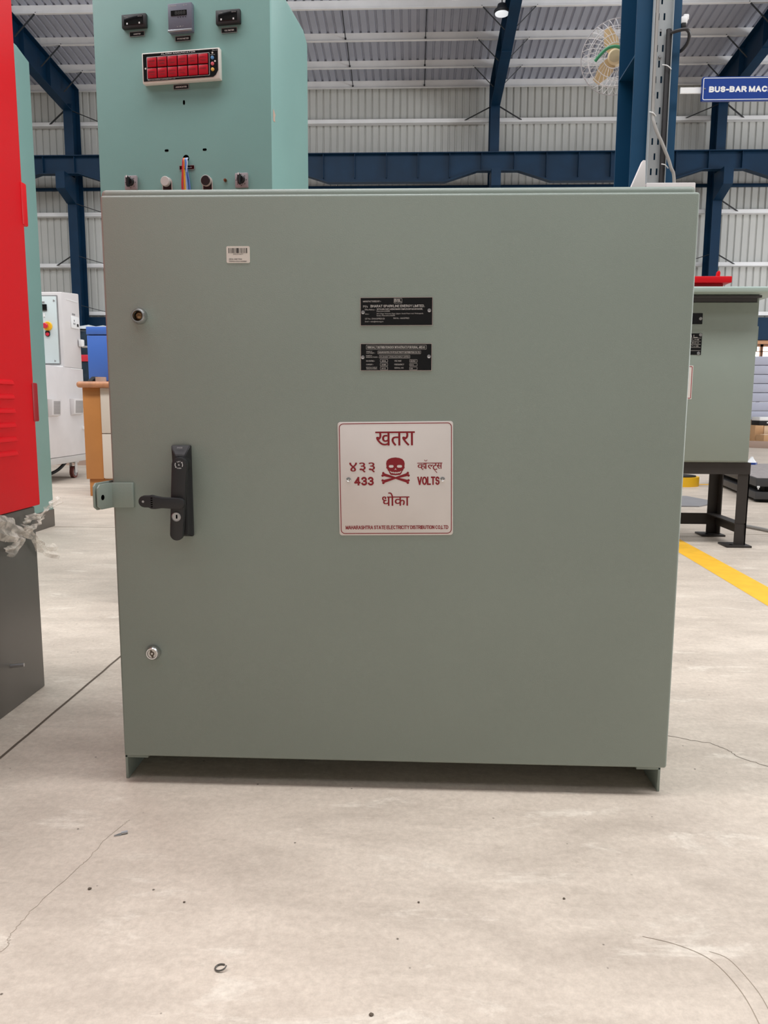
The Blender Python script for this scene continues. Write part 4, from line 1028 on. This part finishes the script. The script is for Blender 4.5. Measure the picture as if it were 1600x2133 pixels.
# weighing platform etc. on the floor behind
t = thing('platform_scale', 'low charcoal two-tier platform on the floor behind the black stand', 'platform', (3.9, 6.1, 0))
ca = Matrix.Translation((3.09, 5.36, 0)) @ Matrix.Rotation(radians(-9), 4, 'Z')
def pl(bm): bmesh.ops.transform(bm, matrix=ca, verts=bm.verts); return bm
bm = B(); box(bm, 0, 1.6, 0, 1.9, .145, .218, .003); part('top_frame', pl(bm), M['platform'], t)
bm = B(); box(bm, .01, 1.59, .01, 1.89, .218, .222); part('deck_plate', pl(bm), M['deck'], t)
bm = B(); box(bm, .0, 1.6, 0, 1.9, .03, .095, .003); part('lower_frame', pl(bm), M['platform'], t)
bm = B(); box(bm, .1, 1.5, .1, 1.8, .095, .145); part('core', pl(bm), M['rubber'], t)
for x, y in ((.15, .15), (1.45, .15), (.15, 1.75), (1.45, 1.75)):
    bm = B(); rod(bm, (x, y, 0), (x, y, .03), .12, 16); part('foot', pl(bm), M['rubber'], t)
bm = B(); rod(bm, (.02, -.006, .135), (.02, -.006, .15), .012, 8); rod(bm, (.02, -.006, .12), (.02, -.006, .137), .006, 8); part('bolt', pl(bm), M['white'], t)
bm = B(); lathe_z(bm, 0, 0, [(0, 0), (0, .05), (.02, .052), (.06, .022), (.075, .014), (.085, .013), (.085, 0)], 24); bmesh.ops.translate(bm, vec=(3.75, 7.02, .222), verts=bm.verts)
t = thing('glue_pot', 'small white pot with a blue foot, standing on the far edge of the platform', 'pot', (3.75, 7.02, .222))
part('pot', bm, M['white'], t)
bm = B(); lathe_z(bm, 0, 0, [(0, 0), (0, .058), (.022, .058), (.022, .05)], 24); bmesh.ops.translate(bm, vec=(3.75, 7.02, .222), verts=bm.verts); part('foot_ring', bm, M['sign'], t)
t = thing('strap_roll', 'round yellow roll with a black top on the floor behind the black stand', 'roll', (2.92, 6.85, 0))
bm = B(); lathe_z(bm, 2.92, 6.85, [(0, .17), (0, .2), (.1, .2), (.1, .17), (0, .17)], 36); part('hoop', bm, M['yellow'], t)
bm = B(); lathe_z(bm, 2.92, 6.85, [(0, 0), (0, .165), (.112, .165), (.112, 0)], 30); part('core', bm, M['rubber'], t)
bm = B(); prism(bm, [(1.9, 5.02), (2.47, 5.0), (2.75, 5.3), (2.62, 5.75), (1.8, 5.78)], 'xy', .001, .01)
solo('floor_mat', bm, M['mat'], 'flat grey rubber mat on the floor seen through the black stand', 'mat', (2.3, 5.4, 0))
bm = B(); tube(bm, smooth_path([(1.9, 4.35, .013), (2.2, 4.2, .013), (2.45, 3.72, .013), (2.52, 3.3, .013), (2.5, 2.7, .013)], 10), .012, 8)
solo('floor_hose', bm, M['greycable'], 'thin grey hose curving over the floor right of the black stand', 'hose', (2.3, 3.6, 0))
bm = B(); tube(bm, smooth_path([(4.2, 10.7, .03), (4.75, 10.6, .03), (5.1, 10.7, .03), (5.2, 10.85, .03), (4.3, 10.9, .03)], 8), .03, 8)
solo('cable_loop', bm, M['cable'], 'dark cable loop lying on the bright floor beyond the platform', 'cable', (4.7, 10.75, 0))
# distant stores by the windows
rr = random.Random(5)
names = ('topmost', 'second from top', 'third from top', 'fourth from top', 'fifth from top', 'sixth from top', 'lowest')
for k in range(7):
    z1 = 1.96 - k * .2; z0 = z1 - .19
    bm = B(); dx = rr.uniform(-.02, .02); box(bm, 7.50 + dx, 9.6 + dx, 16.0, 17.4, z0, z1, .01); 
    solo('sheet_bundle', bm, M['lilac'], 'pale lilac-grey sheet bundle in the tall stack by the windows, ' + names[k], 'sheet bundle', (8.5, 16.7, z0), group='sheet bundles by the windows')
t = thing('timber_trestle', 'low grey timber base carrying the lilac-grey sheet stack', 'trestle', (8.5, 16.7, 0))
bm = B(); box(bm, 7.7, 9.5, 16.3, 17.3, 0, .57); part('base', bm, M['timber'], t)
bm = B(); box(bm, 7.50, 7.78, 15.5, 15.9, .555, .637, .01); solo('white_carton', bm, M['white'], 'flat white carton on the black crate, below the lilac-grey sheets', 'carton', (7.64, 15.7, .555))
t = thing('black_crate', 'flat black crate with a white label under the white carton', 'crate', (7.66, 15.7, .44))
bm = B(); box(bm, 7.50, 7.85, 15.5, 15.9, .455, .555, .005); part('crate', bm, M['rubber'], t)
bm = B(); box(bm, 7.66, 7.70, 15.494, 15.5, .50, .53); part('label_patch', bm, M['white'], t)
t = thing('cardboard_box', 'large open cardboard box with its flap up, on the floor before the lilac-grey sheets', 'box', (7.9, 15.3, 0))
bm = B(); box(bm, 7.42, 8.6, 15.05, 15.45, .01, .26, .004); part('carton', bm, M['card'], t)
bm = B(); prism(bm, [(7.66, .26), (7.69, .44), (8.6, .44), (8.6, .26)], 'xz', 15.30, 15.31); part('raised_flap', bm, M['card'], t)
bm = B(); prism(bm, [(7.42, 15.05), (7.66, 15.05), (7.66, 15.42), (7.50, 15.42)], 'xy', .262, .268); part('folded_flap', bm, M['cardlid'], t)
bm = B(); box(bm, 7.42, 7.6, 15.5, 15.9, 0, .455, .004); solo('brown_carton', bm, M['card'], 'tall brown carton behind the open cardboard box, under the black crate', 'carton', (7.5, 15.7, 0))
bm = B(); box(bm, 7.62, 7.86, 15.52, 15.9, 0, .455, .004); solo('pale_carton', bm, M['cardlid'], 'pale carton behind the raised flap of the open cardboard box', 'carton', (7.74, 15.7, 0))
bm = B(); prism(bm, [(7.02, 15.05), (7.40, 14.7), (7.47, 14.78), (7.09, 15.13)], 'xy', 0, .14, .004); solo('timber_block', bm, M['timber'], 'grey-brown timber block lying on the floor before the cardboard box', 'timber block', (7.25, 14.9, 0))
for k, wh in enumerate(('lower', 'upper')):
    bm = B(); box(bm, 7.60 + k * .02, 7.95, 14.5, 14.85, .002 + k * .07, .07 + k * .07, .006); solo('white_packet', bm, M['white'], 'small white packet before the cardboard box, %s of two' % wh, 'packet', (7.78, 14.68, .002 + k * .07), group='white packets')

# ================================================================== NEAR BLUE COLUMN, TRAY, FAN, SIGN
t = thing('blue_column', 'near blue steel column standing behind the right end of the big box', 'column', (1.75, 4.65, 0))
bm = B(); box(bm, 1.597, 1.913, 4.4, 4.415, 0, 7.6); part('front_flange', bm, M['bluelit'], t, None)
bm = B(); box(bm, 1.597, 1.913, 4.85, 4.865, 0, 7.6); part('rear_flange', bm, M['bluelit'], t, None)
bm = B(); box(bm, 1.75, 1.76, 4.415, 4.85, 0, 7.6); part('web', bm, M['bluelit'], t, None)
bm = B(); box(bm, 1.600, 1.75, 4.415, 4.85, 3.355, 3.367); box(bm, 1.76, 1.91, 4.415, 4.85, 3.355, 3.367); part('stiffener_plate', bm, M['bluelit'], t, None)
# perforated tray: a sheet with real slots, lipped at both sides
def tray(bm, x0, x1, z0, z1, y):
    w_ = x1 - x0; pitch = .105; z = z0; k = 0
    def q(a, b, c, d):
        if b - a > 1e-6 and d - c > 1e-6: bm.faces.new([bm.verts.new(p) for p in ((a, y, c), (b, y, c), (b, y, d), (a, y, d))])
    while z < z1:
        sl = [x0 + w_ * .30, x0 + w_ * .62] if k % 2 == 0 else [x0 + w_ * .46]
        q(x0, x1, z, z + pitch * .32); q(x0, x1, z + pitch * .76, z + pitch)
        xs_ = [x0] + [v for s in sl for v in (s - .006, s + .006)] + [x1]
        for i in range(0, len(xs_), 2): q(xs_[i], xs_[i + 1], z + pitch * .32, z + pitch * .76)
        z += pitch * .56 + pitch * .44; k += 1
    bmesh.ops.remove_doubles(bm, verts=bm.verts, dist=1e-5)
t = thing('cable_tray', 'grey perforated steel cable tray fixed to the face of the near blue column', 'cable tray', (1.77, 4.36, .6))
bm = B(); tray(bm, 1.703, 1.833, .6, 7.5, 4.372); part('tray_sheet', bm, M['tray'], t, None)
bm = B(); box(bm, 1.701, 1.704, 4.322, 4.374, .6, 7.5); box(bm, 1.832, 1.835, 4.322, 4.374, .6, 7.5); part('tray_lip', bm, M['tray'], t, None)
bm = B(); box(bm, 1.72, 1.83, 4.374, 4.399, 1.2, 1.24); box(bm, 1.72, 1.83, 4.374, 4.399, 3.5, 3.54); part('fixing_strap', bm, M['steel'], t, None)
bm = B(); lathe_y(bm, 1.765, 3.33, [(4.373, .012), (4.362, .010), (4.362, 0)], 12); part('bolt', bm, M['steel'], t)
# straight dark cable in the tray and a grey lead curving out of it
bm = B(); tube(bm, [(1.812, 4.345, .6 + .1 * k) for k in range(30)], .018, 8)
solo('cable', bm, M['cable'], 'thick dark cable running straight up inside the cable tray', 'cable', (1.825, 4.345, .6))
bm = B(); tube(bm, smooth_path([(1.722, 4.33, 7.4), (1.720, 4.33, 3.6), (1.722, 4.33, 3.0), (1.735, 4.31, 2.85), (1.80, 4.295, 2.70), (1.86, 4.295, 2.56), (1.895, 4.30, 2.40), (1.905, 4.30, 1.6)], 8), .012, 8)
solo('cable', bm, M['greycable'], 'grey lead leaving the cable tray in a curve towards lower right', 'cable', (1.72, 4.33, 1.6))
bm = B(); tube(bm, smooth_path([(1.82, 4.34, 3.47), (1.86, 4.31, 3.475), (1.92, 4.30, 3.478), (1.952, 4.33, 3.46), (1.955, 4.37, 3.42), (1.93, 4.42, 3.39), (1.905, 4.46, 3.40)], 8), .012, 8)
solo('cable', bm, M['cable'], 'short dark cable looping round the right edge of the near blue column', 'cable', (1.9, 4.36, 3.39))
for z, (xa, xb), wh in ((3.245, (1.77, 1.835), 'upper'), (2.93, (1.695, 1.745), 'middle'), (2.575, (1.80, 1.85), 'lowest')):
    bm = B(); tube(bm, smooth_path([(xa, 4.318, z + .01), ((xa + xb) / 2, 4.308, z), (xb, 4.318, z - .02)], 5), .0035, 6)
    solo('cable_tie', bm, M['white'], 'white cable tie on the cable tray, %s of three' % wh, 'cable tie', (xa, 4.318, z), group='cable ties on the tray')
t = thing('connector_block', 'white and black connector block clipped to the right edge of the near blue column', 'connector', (1.925, 4.41, 3.53))
bm = B(); box(bm, 1.910, 1.955, 4.39, 4.43, 3.56, 3.61, .008); box(bm, 1.925, 1.965, 4.392, 4.425, 3.585, 3.625, .008); part('block', bm, M['white'], t)
bm = B(); box(bm, 1.913, 1.945, 4.385, 4.43, 3.53, 3.565, .006); part('cap', bm, M['rubber'], t)

# caged fan mounted behind the column
fc = Vector((1.622, 5.1, 3.635)); FR = .27
Rm = Matrix.Rotation(radians(14), 3, 'X') @ Matrix.Rotation(radians(-16), 3, 'Z')
t = thing('wall_fan', 'white caged fan with cream blades peeping out behind the near blue column', 'fan', fc, local=True)
zero = Vector((0, 0, 0))
def cage(front):
    s = -1 if front else 1; bm = B()
    for R_, d in ((FR, .0), (.212, .045), (.153, .07), (.09, .085)):
        ring_tube(bm, Rm @ Vector((0, s * d, 0)), R_, (.0042 if R_ == FR else .0028), Rm, 56, 5)
    n_ = 34
    for k in range(n_):
        a = 2 * pi * k / n_; tw = .5 * s
        pts = [Rm @ Vector((r_ * cos(a + tw * (1 - r_ / FR)), s * d, r_ * sin(a + tw * (1 - r_ / FR)))) for r_, d in ((FR, 0), (.239, .03), (.212, .045), (.153, .07), (.09, .085))]
        tube(bm, pts, .002, 4, False)
    return bm
part('front_guard', cage(True), M['wire'], t); part('rear_guard', cage(False), M['wire'], t)
for k in range(3):
    a0 = radians(112 + 120 * k); bm = B(); rows = []
    for i in range(9):
        r_ = .045 + .178 * i / 8; w_ = .062 + .05 * sin(pi * min(1, i / 8 + .15)); 
        rows.append([bm.verts.new(Rm @ (Matrix.Rotation(-a0, 3, 'Y') @ Vector((r_, -.012 + .03 * (j / 4 - .5), w_ * (j / 4 - .5))))) for j in range(5)])
    for p, q in zip(rows, rows[1:]):
        for j in range(4): bm.faces.new((p[j], p[j + 1], q[j + 1], q[j]))
    bmesh.ops.solidify(bm, geom=bm.faces[:], thickness=.003)
    part('blade', bm, M['cream'], t)
bm = B(); lathe_y(bm, 0, 0, [(-.05, 0), (-.05, .045), (-.03, .06), (.03, .06), (.12, .055), (.14, .04), (.14, 0)], 24); bmesh.ops.rotate(bm, cent=zero, matrix=Rm, verts=bm.verts); part('motor', bm, M['cream'], t)
bm = B(); rows = []
tube(bm, [Rm @ p for p in smooth_path([Vector((-.15, -.095, -.035)), Vector((-.11, -.10, .01)), Vector((-.06, -.10, .05)), Vector((0, -.10, .06)), Vector((.06, -.1, .04))], 6)], .013, 8); part('green_badge', bm, M['greenpipe'], t)
bm = B(); bar(bm, (.02, .12, -.01), (.16, -.235, -.05), .03, .03); part('mounting_arm', bm, M['cable'], t)

# hanging sign and the bar that carries it
bm = B(); box(bm, 1.913, 2.7, 4.335, 4.347, 3.069, 3.109)
solo('sign_bar', bm, M['white'], 'white flat bar running from the near blue column to the blue sign', 'bar', (2.3, 4.34, 3.07))
t = thing('hanging_sign', 'blue sign with white capital letters on the white bar, at the right edge', 'sign', (2.55, 4.3, 3.08))
bm = B(); prism(bm, rrect(2.056, 2.70, 3.007, 3.168, .01), 'xz', 4.31, 4.333); bd = part('board', bm, M['sign'], t)
bm = B(); ringline(bm, 2.062, 2.694, 3.013, 3.162, .012, .005, 4.3095); sans(bm, 'BUS-BAR MACHINE', 2.105, 2.645, 3.064, 3.104, 4.3095, .27); part('lettering', bm, M['white'], bd, None)
bm = B(); lathe_y(bm, 2.074, 3.088, [(4.31, .006), (4.305, .005), (4.305, 0)], 12); part('screw', bm, M['steel'], t)

# high-bay lamp under the middle rafter
t = thing('high_bay_lamp', 'round high-bay lamp hanging under the middle blue rafter', 'lamp', (1.79, 16.2, 9.1))
bm = B(); lathe_z(bm, 1.79, 16.2, [(9.14, .13), (9.16, .17), (9.2, .17), (9.26, .11), (9.33, .09), (9.33, 0)], 28); part('housing', bm, M['rod'], t)
bm = B(); lathe_z(bm, 1.79, 16.2, [(9.13, 0), (9.13, .14), (9.155, .15)], 28); part('lens', bm, M['lampglass'], t)
bm = B(); rod(bm, (1.79, 16.2, 9.32), (1.79, 16.2, 9.7), .012, 8); part('hanger', bm, M['rod'], t)

# ================================================================== SMALL SCRAPS ON THE FLOOR
t = thing('cable_lug', 'small silver cable lug lying on the floor left of centre', 'cable lug', (-.53, -.205, 0), radians(28), local=True)
bm = B(); rod(bm, (0, 0, .0035), (.012, 0, .0035), .0032, 10); part('barrel', bm, M['steel'], t)
bm = B(); prism(bm, [(-.014, -.001), (-.004, -.0035), (0, -.0035), (0, .0035), (-.004, .0035), (-.014, .001)], 'xy', .0005, .002); part('tongue', bm, M['steel'], t)
bm = B(); tube(bm, [(-.241 + .0085 * cos(radians(a)), -.558 + .008 * sin(radians(a)), .0015 + .004 * (a > 200) * (a - 200) / 160) for a in range(60, 361, 15)], .0013, 6)
solo('metal_curl', bm, M['plinth'], 'dark curled metal shaving lying on the floor below centre', 'shaving', (-.241, -.558, 0))
for k, (x, y, s, lab) in enumerate(((-.343, -.406, .004, 'tiny dark chip on the floor below the grey-green box, left of centre'), (.311, -.365, .0045, 'tiny dark chip on the floor right of centre'),
                            (.059, -.387, .004, 'tiny dark chip on the floor beside a scuff, near the middle'), (-.008, -.637, .006, 'dark grit lump near the bottom edge of the picture'), (-.52, -.378, .006, 'grey crumb on the floor at the lower left'))):
    bm = B(); q = bmesh.ops.create_icosphere(bm, subdivisions=2, radius=s * .55)
    rq = random.Random(k)
    for v in bm.verts: v.co = v.co * rq.uniform(.65, 1.15); v.co.z = v.co.z * .5 + s * .25
    bmesh.ops.translate(bm, vec=(x, y, 0), verts=bm.verts)
    solo('floor_chip', bm, M['crack'], lab, 'chip', (x, y, 0), group='chips on the floor')
